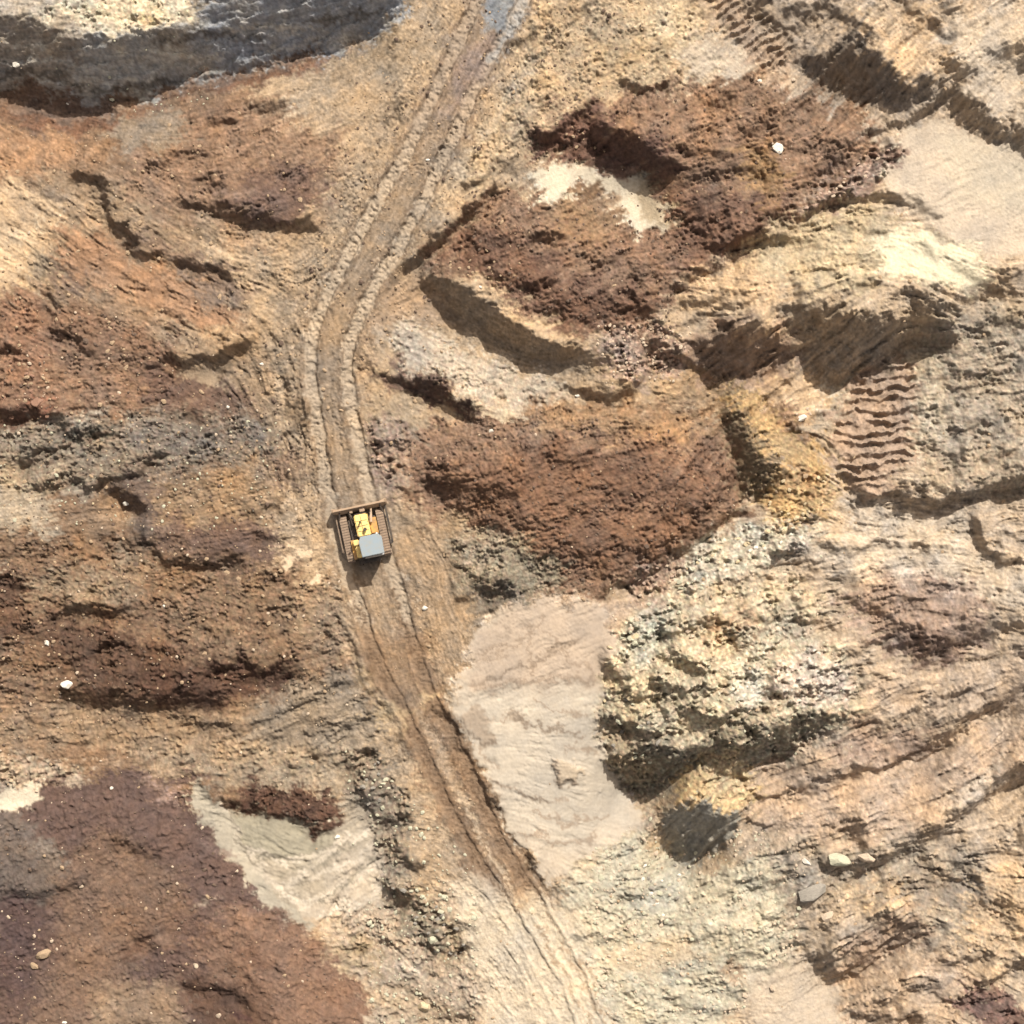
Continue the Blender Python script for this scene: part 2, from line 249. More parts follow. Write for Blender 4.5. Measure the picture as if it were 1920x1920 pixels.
A('peach', '1100 1780 1300 1760 1340 1810 1180 1820', 14, .5, (.2,.4,.5,.3)); A((176,140,112), '1600 1740 1720 1700 1740 1760 1600 1850 1560 1840', 8, .7, (.2,1.2,0,.2))
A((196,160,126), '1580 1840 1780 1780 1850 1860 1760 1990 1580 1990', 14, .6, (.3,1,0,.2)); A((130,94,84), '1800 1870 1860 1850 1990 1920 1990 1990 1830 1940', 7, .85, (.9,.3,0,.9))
A((204,176,140), '1920 1990 1460 1760 1480 1700 1560 1720 1560 1780', 12, .4)

# ------------------------------------------------------------------ the dirt track
LR = '905 -60 895 0 868 60 830 140 795 215 760 290 725 345 690 410 655 470 625 530 597 588 583 640 582 700 592 780 605 860 620 950 640 1040 662 1110 690 1190 715 1260 745 1310 772 1370 802 1430 832 1500 866 1570 912 1640 962 1720 1004 1790 1044 1860 1090 1990'
RR = '1010 -60 985 0 950 60 912 120 880 190 845 270 805 350 772 420 737 480 706 530 680 580 660 630 650 690 656 750 670 820 685 900 700 960 722 1030 742 1085 758 1150 780 1230 808 1310 842 1370 872 1430 902 1500 932 1570 968 1632 1004 1690 1044 1760 1084 1830 1140 1990'
lp, rp = P(LR), P(RR)
dl = segd(PX + 1.5 * n_a, PY + 1.5 * n_b, lp, False); dr = segd(PX + 1.5 * n_a, PY + 1.5 * n_b, rp, False)
tpoly = lp + rp[::-1]
_, _m = poly(tpoly, 10, True)
inside = np.zeros((N, N)); inside[_] = _m
track = np.clip(np.maximum(np.maximum(inside, sstep((26 - dl) / 12)), sstep((26 - dr) / 12)), 0, 1)
rut = np.maximum(sstep((13 - dl) / 4), sstep((13 - dr) / 4))
top = sstep((380 - PY) / 200); low = sstep((PY - 1150) / 60); bot = sstep((PY - 1640) / 120)
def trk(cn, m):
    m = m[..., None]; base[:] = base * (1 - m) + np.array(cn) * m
trk((160,134,106), track * 0.75 * (1 - low))
K((170,144,114), 30, '770 190 700 300 640 390 590 480 560 560 548 640 552 740 580 860 600 940', .5)
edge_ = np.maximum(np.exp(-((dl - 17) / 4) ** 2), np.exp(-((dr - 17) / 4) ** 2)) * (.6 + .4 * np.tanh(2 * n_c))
trk((122,96,72), edge_ * (1 - low) * .75)  # shade of the rut walls, painted as dark lines in the soil colour
trk((196,172,142), rut * 0.9 * (1 - low))
trk((160,132,110), track * top * .3)
trk((168,138,108), track * low * (1 - bot) * .6)
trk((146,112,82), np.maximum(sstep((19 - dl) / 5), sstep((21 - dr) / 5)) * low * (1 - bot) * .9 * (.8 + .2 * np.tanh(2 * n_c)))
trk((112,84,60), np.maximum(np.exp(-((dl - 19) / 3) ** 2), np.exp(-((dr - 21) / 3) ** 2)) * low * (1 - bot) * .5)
trk((228,206,168), track * bot * .8); trk((196,164,124), rut * bot * .6)
A((222,200,166), '850 1660 960 1700 1060 1690 1120 1790 1160 1990 930 1990 900 1830 850 1720', 18, .75, (.2,.4,.5,0))
trk((206,176,138), np.exp(-((dl - dr) / 13) ** 2) * track * sstep((PY - 1450) / 60) * (1 - bot) * .85)
A('sand', '850 1640 930 1650 1010 1760 1060 1860 1100 1990 930 1990 900 1830 860 1720', 20, .6, (.2,.6,.6,0))
A((150,118,88), '680 1190 790 1180 830 1290 820 1330 750 1320 690 1320', 12, .7, (.9,.1,0,.4)); A((206,172,122), '700 1325 740 1318 775 1340 770 1372 735 1366 705 1345', 5, .8); K((206,172,122), 12, '790 1308 815 1300', .8); K((200,166,118), 16, '672 1240 690 1270 700 1300', .7)
A((168,170,172), '915 -60 968 -60 965 10 948 50 912 52 905 20', 8, .85, (.4,.1,.3,.6)); K((176,170,164), 14, '985 -40 980 10 955 60 925 110', .8); A((158,132,122), '880 90 930 60 920 110 870 190 830 230 850 160', 14, .6)
for k in ('clump', 'rub'): T[k][:] = T[k] * (1 - .55 * track) * (1 - .8 * rut)
T['rill'][:] = T['rill'] * (1 - .8 * track); T['smooth'][:] = np.maximum(T['smooth'], .7 * rut)
K((214,186,140), 7, '930 1715 1000 1735 1060 1765', .7)

# ------------------------------------------------------------------ relief
ANG = [(100,500,-33),(30,350,-40),(400,600,-28),(300,450,-30),(560,700,-72),(200,1150,-12),(400,1200,-22),(560,1350,24),(300,1380,4),(200,1700,40),(450,1850,-28),
 (100,120,5),(500,90,12),(500,300,24),(620,360,35),(1000,450,24),(1100,560,28),(1400,300,8),(1080,250,34),(1350,420,28),(1100,900,22),(1300,900,62),(1200,780,-8),(900,650,-25),
 (1650,100,52),(1560,140,50),(1400,80,42),(1800,100,30),(1850,230,52),(1800,350,22),(1600,430,3),(1750,500,-28),(1600,650,42),(1380,670,38),(1340,550,-12),(1800,750,4),(1850,880,8),(1750,1000,-6),(1500,1040,8),
 (1300,1200,26),(1450,1250,12),(1850,1150,-12),(1650,1150,14),(1700,1400,20),(1870,1380,40),(1550,1480,14),(1400,1700,14),(1250,1850,-15),(1650,1770,38),(1800,1740,-24),(1640,1870,22),(1850,1880,-30),
 (1000,1220,24),(1050,1500,-12),(520,1580,-24),(650,1650,48),(780,1720,-30),(950,1700,-58),(1050,1850,-62),(750,1200,-70),(860,150,62),(700,400,58),(610,900,-84),(480,1000,10),(1320,1560,48),(1560,900,-40),(150,850,16),(1180,100,30)]
cu = np.zeros((N, N)); cv = np.zeros((N, N))
for x, y, a in ANG:
    q = 1 / ((PX - x) ** 2 + (PY - y) ** 2 + 900) ** 1.5
    cu += q * math.cos(2 * R(a)); cv += q * math.sin(2 * R(a))
th = 0.5 * np.arctan2(cv, cu) + R(9) * n_a
dxm, dym = np.cos(th), -np.sin(th)
def lic(src, n, step):
    out = src.copy()
    for sgn in (1, -1):
        x = PX.copy(); y = PY.copy(); vx = dxm; vy = dym
        for k in range(n):
            x += sgn * step * vx; y += sgn * step * vy
            i = np.clip(((x - O) / CELL + .5).astype(np.int32), 0, N - 1); j = np.clip(((y - O) / CELL + .5).astype(np.int32), 0, N - 1)
            out += src[j, i]; vx = dxm[j, i]; vy = dym[j, i]
    return norm(out)
s1 = lic(noise(7, hi=2.2), 6, 2.5); s2 = lic(noise(20, hi=4), 9, 4.0); s3 = lic(noise(60, hi=12), 14, 10.0)
c1 = noise(9, hi=2.0, p=2.0); c2 = noise(24, hi=4, p=2.2); c3 = noise(90, p=2.6); c4 = noise(5, hi=1.5, p=1.2)
rid = lambda a: -np.abs(a)             # creased ridges
def terr(f, n, sharp=.16):             # broken ledges
    t = f * n; k = np.floor(t); return (k + sstep((t - k - .5) / (2 * sharp) + .5)) / n
act = 0.62 + 0.5 * np.tanh(1.6 * n_a) ; act2 = 0.62 + 0.5 * np.tanh(1.6 * (.6 * n_b + .6 * c3))
h = 0.035 * c3 * (1 - .7 * T['smooth'])
h += T['clump'] * act * (.6 + .4 * np.tanh(1.3 * c3)) * (0.034 * c1 + 0.024 * rid(c2) + .026 * rid(s1) + 0.018 * c4 + .03 * rid(noise(15, p=1.8)) + .016 * terr(.6 * c2 + .5 * c1 + .5 * s2, 1.0))
h += T['rill'] * act2 * (0.062 * rid(s1) + 0.05 * rid(s2) + .05 * s3 + .03 * rid(c2) + .085 * terr(.7 * s2 + .35 * c2 + .25 * c1 + .5 * s3, 1.1) + .03 * terr(.8 * s1 + .4 * c1, .9))
bl = np.clip(c1 - .4, 0, 2); bl2 = np.clip(c2 - .5, 0, 2)
c5 = noise(55, 1.8, R(25), hi=4, p=1.9); c6 = noise(16, 1.7, R(15), hi=2.5, p=1.8)
h += T['rub'] * (.42 + .4 * np.tanh(1.5 * n_b)) * (0.055 * np.minimum(bl, .9) * .6 + 0.05 * np.minimum(bl2, 1) + 0.012 * c4 + .26 * terr(c5 + .35 * c6 + .2 * c1, .9) + .07 * terr(c6 + .4 * c1, .8))
h += 0.006 * c4 + 0.010 * s1 * (1 - .4 * T['smooth'])
h *= .74; h += .007 * c4 * (1 - T['smooth'])
flat = sstep(1.2 * track); h *= (1 - .35 * flat)
# ruts with raised shoulders
for d in (dl, dr):
    v = .75 + .35 * np.tanh(n_c + n_a)
    v = v * (1 - .45 * low); h += v * (-0.24 * sstep((13 - d) / 2.6) + 0.10 * np.exp(-((d - 16) / 3.5) ** 2) + .05 * np.exp(-(d / 3) ** 2) * np.tanh(n_a))
al = np.where(PY < 600, .87 * PY - .5 * PX, PY)                     # cleat prints left across the ruts
h += .022 * np.sin(2 * math.pi * (al + 1.5 * n_a) / 7.5) * rut * sstep(n_c * .8 + .55 + .6 * np.exp(-((PY - 1130) / 120) ** 2)) * (1 - .6 * bot)
def G(dep, wd, s, raw=False):
    b, m = line(P(s), wd, raw); h[b] += dep * m
def ribs(s, ang, per, amp, soft=8):
    b, m = poly(P(s), soft); c, q = math.cos(R(ang)), math.sin(R(ang))
    u = (PX[b] * q + PY[b] * c) + .8 * n_c[b] + 3.5 * n_a[b]
    m = m * 1.5 * (.8 + .35 * np.tanh(n_b[b] + .4 * c2[b]))
    h[b] += m * amp * (1 - 2 * np.abs(np.sin(math.pi * u / per)) ** .7)
for q_ in ('770 180 700 290 640 380 592 460', '860 240 830 300 800 345', '548 620 552 720 575 840 600 940', '566 600 570 720 592 850 610 930', '620 640 622 720 640 830 655 930', '690 690 700 800 720 900', '930 250 860 330 800 400', '600 500 560 570 556 600'):
    G(-.10, 6, q_); G(.05, 7, ' '.join(str(float(t) + 7) if i % 2 == 0 else t for i, t in enumerate(q_.split())))
# slope map: dz along the direction of the sun; positive = faces away from the sun
g = np.zeros((N, N))
JX = WX + 9 * s1 * dxm + 4 * c1; JY = WY + 9 * s1 * dym + 4 * noise(9, hi=2.0, p=2.0)
def D(v, s, soft=6, tex=.45):
    global WX, WY
    kx_, ky_ = WX, WY; WX, WY = JX, JY
    b, m = poly(P(s), soft); WX, WY = kx_, ky_; v = v * 1.12 if v > 1 else v
    g[b] = g[b] * (1 - m) + v * (1 + tex * (s2[b] * .45 + .35 * c2[b])) * m
def L(v, wd, s):
    b, m = line(P(s), wd); g[b] = np.maximum(g[b], 1.7 * v * np.minimum(1, m * 1.6) * (1 - .62 * np.clip(T['smooth'][b], 0, 1))) if v > 0 else g[b] + v * m * (g[b] < .5)
ZONES = 1
# cliff, top left
D(1.25, '0 20 90 42 150 66 250 66 350 52 372 22 384 -60 640 -60 752 20 700 62 600 96 470 130 300 160 200 205 140 212 60 190 -60 170 -60 20', 8, .4)
D(1.15, '380 -60 740 -60 745 20 640 30 560 25 400 40', 14)
L(.9, 12, '-40 165 60 168 120 176 150 190')
# left
L(1.3, 9, '190 365 205 385 222 415 240 440 256 450'); L(1.0, 16, '150 330 175 335 195 350'); L(.9, 8, '232 455 270 475 300 484'); L(.7, 14, '340 490 400 505 430 520')
L(.9, 14, '412 400 450 408 500 415 560 420 585 424'); L(.9, 9, '335 370 350 380 385 392 430 380'); L(.8, 10, '470 200 500 205 530 195'); L(.7, 8, '390 225 440 230')
L(.7, 8, '280 315 310 300'); L(.8, 9, '98 553 118 562'); L(.8, 8, '85 575 100 590'); L(.7, 10, '105 625 150 640 170 660')
L(1.1, 12, '312 662 350 672 400 670 450 652 470 645'); L(.6, 12, '330 690 380 700 430 690'); L(1.1, 10, '0 655 30 662'); L(.9, 16, '0 770 50 776 110 784')
D(1.3, '106 792 150 796 200 800 186 820 130 820', 5); L(1.0, 8, '25 858 45 862 80 850 120 835'); L(1.1, 7, '60 908 100 905 140 900 180 910 210 895 260 890 300 850 312 848')
L(1.0, 14, '215 915 240 930 260 945'); L(.8, 16, '120 1142 150 1138 190 1150 240 1146'); L(.8, 14, '180 1220 220 1210'); L(.6, 22, '400 1255 440 1246 500 1258 560 1256')
L(.7, 30, '130 1300 250 1318 400 1310'); L(.7, 8, '340 1350 380 1357 420 1355'); L(.8, 12, '270 1000 290 1040 330 1058 400 1062 450 1050'); L(.6, 10, '560 770 540 850'); L(.7, 10, '0 1080 40 1100')
L(.6, 8, '220 1585 260 1585 300 1592'); L(.6, 9, '240 1600 290 1600'); L(.7, 14, '350 1845 420 1860 470 1880'); L(.6, 8, '250 1760 300 1775'); L(.6, 14, '20 1680 100 1670 140 1660')
L(.8, 10, '420 1500 500 1525 560 1535 600 1560 620 1560'); L(.8, 10, '372 1480 400 1500'); L(.9, 9, '652 1440 680 1420 690 1410')
L(.5, 5, '425 1545 440 1560 455 1590 475 1612'); L(.9, 12, '680 1500 710 1535 760 1545'); L(.9, 12, '738 1585 745 1600 770 1620 785 1625'); L(.9, 12, '672 1480 700 1495')
L(1.0, 12, '720 1660 750 1680 770 1678'); L(.9, 10, '795 1770 815 1774'); L(.9, 12, '860 1740 880 1740'); L(.8, 12, '855 1780 880 1785')
L(.7, 8, '492 1612 520 1610'); L(.5, 5, '405 1530 430 1545 470 1600 500 1640'); L(-.4, 16, '400 1510 420 1560 450 1610 480 1650')
for s in ('520 1340 600 1300 680 1272', '500 1380 600 1345 700 1300', '560 1420 640 1370 700 1340', '480 1360 560 1320 640 1285'): L(.45, 9, s)
# middle
D(1.75, '784 520 830 518 862 538 904 558 960 606 1022 638 1052 655 1102 655 1134 680 1140 696 1110 692 1060 680 1000 672 940 644 890 612 836 580 824 555 792 538', 5, .1)
L(-.5, 18, '860 510 960 580 1060 635'); L(1.2, 9, '926 350 882 398 842 428 800 470 760 500'); L(.8, 8, '930 300 900 330 870 350'); L(.6, 6, '1030 55 990 60 960 90'); L(.6, 6, '1030 70 1000 110')
L(1.0, 10, '1062 722 1100 742 1150 746 1180 735 1192 712'); D(.9, '1060 690 1090 660 1120 665 1136 690 1100 700', 5); L(1.2, 16, '770 715 800 722 830 738 845 750'); L(1.2, 16, '840 762 870 755 882 775'); L(.8, 12, '720 700 760 708')
L(1.1, 9, '1172 152 1200 170 1222 172 1244 160'); L(1.1, 34, '1130 250 1180 270 1215 300 1238 320'); L(.9, 14, '1010 260 1060 240 1100 200'); L(.7, 14, '1100 230 1140 250')
L(.8, 10, '1000 440 1035 450 1045 440'); L(1.0, 9, '1390 945 1330 1002 1250 1052 1180 1092 1120 1110'); L(.6, 16, '1210 780 1190 800 1120 810'); L(.6, 10, '1030 860 1080 865 1120 840'); L(.7, 24, '860 900 830 920 800 905'); L(.6, 16, '900 920 960 925')
L(.8, 9, '745 905 760 920'); L(.8, 14, '890 1100 930 1105 960 1110'); L(.9, 8, '915 1140 925 1148'); L(.7, 10, '855 1125 880 1122')
L(.8, 6, '858 1340 880 1380 905 1392 925 1385'); L(.6, 5, '916 1370 924 1385'); L(.7, 5, '925 1465 955 1482 975 1498 1040 1502'); L(.6, 5, '1036 1435 1040 1455 1060 1470 1080 1468'); L(-.4, 5, '1040 1428 1060 1422 1085 1440')
L(.6, 8, '895 1420 905 1440'); L(.7, 8, '920 1420 935 1432'); L(.7, 6, '955 1545 985 1590'); L(.7, 6, '985 1600 1020 1655'); L(.5, 5, '830 1318 900 1298 1000 1286 1130 1272'); L(.55, 5, '870 1280 950 1260 1040 1220 1100 1190'); L(.55, 5, '960 1340 1010 1360 1080 1378'); L(.55, 5, '880 1240 960 1180')
L(.8, 7, '810 1320 840 1345 860 1385 880 1430 900 1475 925 1510 945 1520'); L(.5, 6, '1040 1660 1080 1740'); L(.8, 6, '640 1160 660 1200 680 1260')
# right
D(1.35, '1492 108 1540 92 1590 66 1632 76 1660 110 1702 146 1772 152 1764 166 1730 186 1700 204 1640 196 1600 176 1540 166 1512 136', 6); D(1.5, '1690 150 1770 152 1760 172 1728 192 1704 214 1690 190', 5)
D(1.2, '1750 8 1800 16 1832 2 1820 24 1780 32 1752 28', 4); D(1.5, '1760 84 1782 102 1822 128 1822 148 1790 152 1766 122', 4); L(.9, 12, '1755 45 1780 60 1795 64'); L(1.3, 9, '1700 226 1740 202 1790 166'); L(.8, 5, '1856 28 1850 50')
D(1.35, '1780 190 1812 172 1842 210 1872 228 1925 248 1990 270 1990 310 1920 284 1880 264 1840 242 1800 222', 4, .5); D(1.1, '1830 100 1880 85 1990 95 1990 170 1915 140 1895 108', 6); L(1.2, 12, '1622 248 1660 240 1700 232')
D(1.35, '1518 330 1560 302 1590 278 1612 270 1606 288 1560 318 1524 332', 4); L(1.4, 10, '1510 400 1560 376 1620 370 1660 366 1700 380 1740 400 1760 408'); L(.8, 12, '1660 268 1676 290 1672 310')
D(1.5, '1350 466 1380 436 1432 412 1436 424 1420 442 1482 440 1440 462 1392 476', 5); L(1.0, 8, '1270 545 1300 520 1340 500'); L(1.0, 7, '1390 542 1405 546'); L(.5, 5, '1500 430 1590 430'); L(.6, 6, '1600 398 1630 394')
D(1.3, '1536 498 1570 502 1600 530 1620 520 1660 512 1646 530 1620 546 1580 528', 4); D(1.2, '1655 545 1700 540 1720 548 1760 525 1764 540 1730 560 1710 572', 4); L(.8, 8, '1760 545 1800 556 1850 555'); L(1.0, 7, '1870 508 1890 518 1925 512')
D(1.6, '1312 650 1350 614 1440 606 1482 636 1522 650 1500 676 1420 698 1360 716 1322 700', 8, .6); D(1.7, '1468 562 1520 572 1560 568 1600 584 1650 592 1690 590 1710 570 1745 560 1790 610 1780 640 1700 656 1650 690 1606 716 1552 716 1534 688 1518 652 1490 630 1474 600', 6, .6)
D(1.5, '1332 724 1350 736 1382 792 1424 846 1452 868 1476 890 1450 920 1402 944 1394 900 1370 830 1346 778', 4, .3); D(1.1, '1442 756 1470 752 1500 790 1528 838 1508 832 1470 796', 4); L(1.0, 12, '1480 700 1460 730 1450 745')
D(1.4, '1572 866 1590 880 1600 910 1640 930 1600 930 1580 900', 4); L(1.6, 15, '1620 926 1660 930 1700 938 1750 945 1800 936 1850 914 1925 904 1980 900'); L(1.5, 11, '1826 968 1838 1000 1852 1032 1872 1056 1900 1048'); L(1.0, 9, '1795 845 1800 880')
L(.8, 7, '1600 1030 1640 1022 1690 1018'); L(1.1, 11, '1715 1022 1735 1030'); L(.8, 6, '1700 1040 1730 1036'); L(.7, 8, '1560 1120 1620 1122'); L(.9, 9, '1450 1045 1500 1040'); L(.6, 7, '1800 1180 1850 1160 1925 1150'); L(.7, 8, '1390 1148 1440 1152')
D(1.2, '1640 1170 1660 1165 1700 1190 1740 1215 1760 1235 1730 1240 1690 1220', 7, .6); D(1.3, '1740 1215 1790 1170 1840 1160 1830 1190 1800 1220 1770 1240', 6); L(.8, 8, '1740 1110 1790 1105'); L(1.0, 12, '1360 1190 1390 1210 1410 1205'); L(.8, 8, '1470 1188 1510 1196')
D(2.0, '1126 1405 1180 1410 1240 1400 1275 1402 1302 1385 1350 1390 1440 1370 1470 1350 1530 1338 1560 1338 1536 1380 1480 1410 1440 1435 1400 1442 1340 1420 1290 1440 1232 1490 1172 1484 1142 1440', 6, .4)
D(1.0, '1560 1336 1620 1345 1700 1366 1760 1372 1740 1396 1680 1392 1600 1362', 7); D(1.4, '1760 1372 1820 1340 1890 1305 1980 1270 1980 1290 1890 1328 1820 1366 1770 1404 1740 1412', 4)
L(1.2, 8, '1660 1440 1720 1428 1760 1404'); L(1.0, 7, '1460 1488 1520 1466 1600 1440 1640 1440'); L(1.0, 6, '1400 1488 1450 1484'); L(.8, 7, '1330 1470 1380 1450'); L(.7, 5, '1490 1500 1600 1470')
D(2.0, '1242 1560 1272 1500 1300 1492 1340 1512 1384 1524 1370 1566 1340 1600 1290 1620 1252 1600', 6, .5); L(1.0, 10, '1400 1540 1430 1550 1440 1545')
D(1.4, '1640 1600 1700 1572 1780 1530 1830 1498 1850 1500 1800 1550 1720 1600 1660 1620', 5, .4); D(1.4, '1860 1470 1900 1450 1980 1420 1980 1450 1900 1480 1868 1490', 5); L(1.0, 10, '1575 1560 1600 1550 1615 1575'); L(1.1, 12, '1545 1622 1590 1628 1640 1625'); L(.9, 10, '1345 1675 1370 1668 1390 1655'); L(.9, 9, '1395 1660 1415 1672')
D(1.4, '1642 1712 1690 1706 1734 1732 1690 1760 1650 1745 1620 1740', 5); D(1.7, '1484 1780 1520 1790 1556 1766 1580 1790 1586 1830 1560 1845 1530 1830 1510 1806', 4, .3); L(1.0, 9, '1580 1835 1640 1800 1700 1760 1730 1740'); L(.9, 9, '1540 1740 1560 1750')
L(1.3, 8, '1832 1862 1870 1830 1920 1800 1980 1770'); L(.9, 12, '1600 1900 1640 1915 1700 1905 1720 1900'); L(.8, 7, '1650 1850 1700 1855 1760 1840'); L(.8, 8, '1660 1600 1760 1608 1830 1612'); L(.9, 9, '1800 1620 1840 1620'); L(.8, 12, '1700 1560 1760 1545')
L(.7, 7, '1310 1840 1380 1810 1440 1815'); L(.8, 6, '1290 1760 1330 1755 1400 1765'); L(.7, 5, '1070 1762 1180 1760 1210 1735'); L(.9, 12, '1170 1690 1190 1680'); L(.8, 8, '1900 1700 1925 1710'); L(.7, 7, '1880 1720 1925 1740')
for y0, y1 in ((990, 980), (1070, 1060), (1140, 1150), (1300, 1260), (700, 690), (780, 775), (660, 650)): L(.5, 7, f'1760 {y0} 1830 {(y0+y1)//2+6} 1925 {y1}')
for s in ('1450 1350 1560 1300 1640 1280', '1650 1300 1760 1270 1925 1210', '1700 1320 1800 1300 1925 1240', '1860 1440 1925 1350', '1840 1420 1925 1320'): L(.5, 7, s)

D(1.3, '1706 1172 1732 1178 1742 1200 1812 1190 1850 1172 1925 1160 1925 1180 1850 1198 1806 1218 1780 1244 1748 1248 1716 1222', 5)
for v_, w_, q_ in ((1.1, 20, '1990 1260 1925 1290 1880 1314 1815 1348 1765 1382'), (1.0, 13, '1765 1382 1700 1412 1670 1434 1585 1450'), (.9, 8, '1585 1450 1520 1470 1460 1490 1400 1494'), (1.1, 18, '1990 1415 1925 1440 1880 1462 1832 1504'), (1.1, 16, '1832 1504 1782 1550 1732 1572 1682 1596 1632 1616'),
  (1.0, 14, '1600 1540 1620 1556 1616 1580'), (.9, 9, '1572 1832 1640 1780 1712 1732'), (.8, 7, '1590 1790 1650 1750 1690 1730'), (.8, 7, '1600 1812 1670 1765 1722 1738'), (.8, 7, '1580 1770 1620 1730 1660 1712'), (.8, 8, '1730 1640 1780 1650 1830 1650 1845 1666'),
  (.7, 7, '1640 1260 1720 1300 1800 1290'), (.8, 9, '1600 1130 1650 1150 1690 1170 1720 1180'), (.7, 8, '1640 1100 1700 1120 1740 1140'), (.8, 8, '1620 1200 1680 1210 1740 1250'), (.7, 6, '1800 1240 1860 1220 1925 1215'), (.8, 9, '1540 1010 1560 1030 1600 1040'),
  (.9, 9, '1700 0 1720 40 1700 80'), (.9, 12, '1556 12 1600 40 1640 66'), (.8, 9, '1400 10 1450 40 1500 50'), (.9, 9, '1490 520 1500 560 1490 600'), (.9, 8, '1300 600 1360 580 1420 560'), (.9, 9, '1280 570 1330 560 1370 545'), (.8, 8, '1420 450 1470 450 1530 440'), (.8, 7, '1560 418 1620 424 1660 430'), (.9, 10, '1720 460 1800 500 1860 540'),
  (1.0, 12, '1860 250 1890 262 1925 290'), (.8, 7, '1180 560 1230 600 1280 640 1320 660'), (1.2, 12, '1226 640 1250 662 1290 680 1330 700'), (.8, 7, '1690 760 1740 770 1790 760'), (.9, 9, '1720 830 1770 850 1810 846'), (.9, 8, '1790 690 1830 700 1880 695'), (.9, 8, '1830 610 1880 600 1925 602'),
  (.8, 9, '1830 1700 1880 1690 1925 1706'), (.8, 8, '1760 1800 1800 1806 1850 1790'), (.7, 7, '1740 1860 1790 1880 1840 1870'), (1.0, 10, '1640 1900 1680 1912 1730 1905'), (.8, 8, '1420 1610 1470 1600 1520 1590'), (.9, 8, '1380 1660 1430 1640 1480 1640')):
    L(v_, w_, q_)
L(1.1, 10, '1130 1230 1150 1260 1180 1262'); L(1.2, 12, '1240 1230 1290 1240 1310 1260'); L(1.2, 12, '1230 1280 1280 1300 1330 1290'); L(1.1, 9, '1440 1240 1446 1280 1440 1310'); L(1.2, 12, '1140 1350 1190 1360 1230 1380'); L(1.2, 12, '1280 1330 1330 1350 1370 1340'); L(1.1, 9, '1300 1180 1350 1170 1400 1180'); L(1.1, 8, '1240 1190 1290 1180 1330 1160')
L(1.2, 10, '1180 1300 1230 1310 1260 1340'); L(1.2, 10, '1330 1440 1370 1450 1400 1470')
rc = random.Random(21)
ROU = T['clump'] + T['rill'] + T['rub'] - T['smooth'] - track
for k in range(420):
    x, y = rc.uniform(-40, 1960), rc.uniform(-40, 1960); j, i = int((y - O) / CELL), int((x - O) / CELL)
    if ROU[j, i] < .5 or rc.random() > ROU[j, i]: continue
    Lg = rc.uniform(8, 30) * (1.0 + 1.6 * min(1, T['rill'][j, i]) * rc.random()); pts_ = [(x, y)]
    for q in range(4):
        i_ = min(N - 1, max(0, int((x - O) / CELL))); j_ = min(N - 1, max(0, int((y - O) / CELL))); tt = rc.gauss(0, .45)
        vx, vy = dxm[j_, i_], dym[j_, i_]; x += Lg / 2 * (vx * math.cos(tt) - vy * math.sin(tt)); y += Lg / 2 * (vx * math.sin(tt) + vy * math.cos(tt)); pts_.append((x, y))
    b, m = line(pts_, rc.uniform(3.5, 8) + .08 * Lg); v = rc.uniform(.3, 1.0)
    g[b] = np.maximum(g[b], v * np.minimum(1, m * 1.4) * (1 - .8 * track[b]) * (1 - T['smooth'][b].clip(0, 1)))
for k in range(230):                        # branching rills of the eroded eastern slopes
    x, y = rc.uniform(1290, 1960), rc.uniform(-40, 1960); j, i = int((y - O) / CELL), int((x - O) / CELL)
    if T['rill'][j, i] < .45: continue
    Lg = rc.uniform(30, 110); w_ = rc.uniform(5, 11); v = rc.uniform(.6, 1.6); pts_ = [(x, y)]; hd = rc.choice([1, -1])
    for q in range(6):
        i_ = min(N - 1, max(0, int((x - O) / CELL))); j_ = min(N - 1, max(0, int((y - O) / CELL))); tt = rc.gauss(0, .5)
        vx, vy = dxm[j_, i_] * hd, dym[j_, i_] * hd; x += Lg / 6 * (vx * math.cos(tt) - vy * math.sin(tt)); y += Lg / 6 * (vx * math.sin(tt) + vy * math.cos(tt)); pts_.append((x, y))
    br = [pts_]
    if rc.random() < .6:
        x, y = pts_[3]; tt = rc.choice([-.8, .8]); i_ = min(N - 1, max(0, int((x - O) / CELL))); j_ = min(N - 1, max(0, int((y - O) / CELL))); vx, vy = dxm[j_, i_] * hd, dym[j_, i_] * hd
        br.append([(x, y), (x + Lg / 3 * (vx * math.cos(tt) - vy * math.sin(tt)), y + Lg / 3 * (vx * math.sin(tt) + vy * math.cos(tt)))])
    for pt in br:
        b, m = line(pt, w_); g[b] = np.maximum(g[b], v * np.minimum(1, m * 1.4) * (1 - T['smooth'][b].clip(0, 1)))
# height from that slope map (screened Poisson in Fourier space)
ux, uy = math.sin(SUN_AZ), math.cos(SUN_AZ)                     # world: x right, y up
gm = g - blur(g, 260) * .6
kx = 2 * math.pi * fx * PPM; ky = -2 * math.pi * fy * PPM       # per metre, y up
# window against wrap round at the borders
edge = sstep((PX - O) / 40) * sstep((O + 2 * N - PX) / 40) * sstep((PY - O) / 40) * sstep((O + 2 * N - PY) / 40)
ku = kx * ux + ky * uy; kv = kx * uy - ky * ux
H = -1j * ku * np.fft.fft2(gm * edge) / (ku ** 2 + .10 * kv ** 2 + (1 / 6.0) ** 2)
hm = np.real(np.fft.ifft2(H)) * 1.08
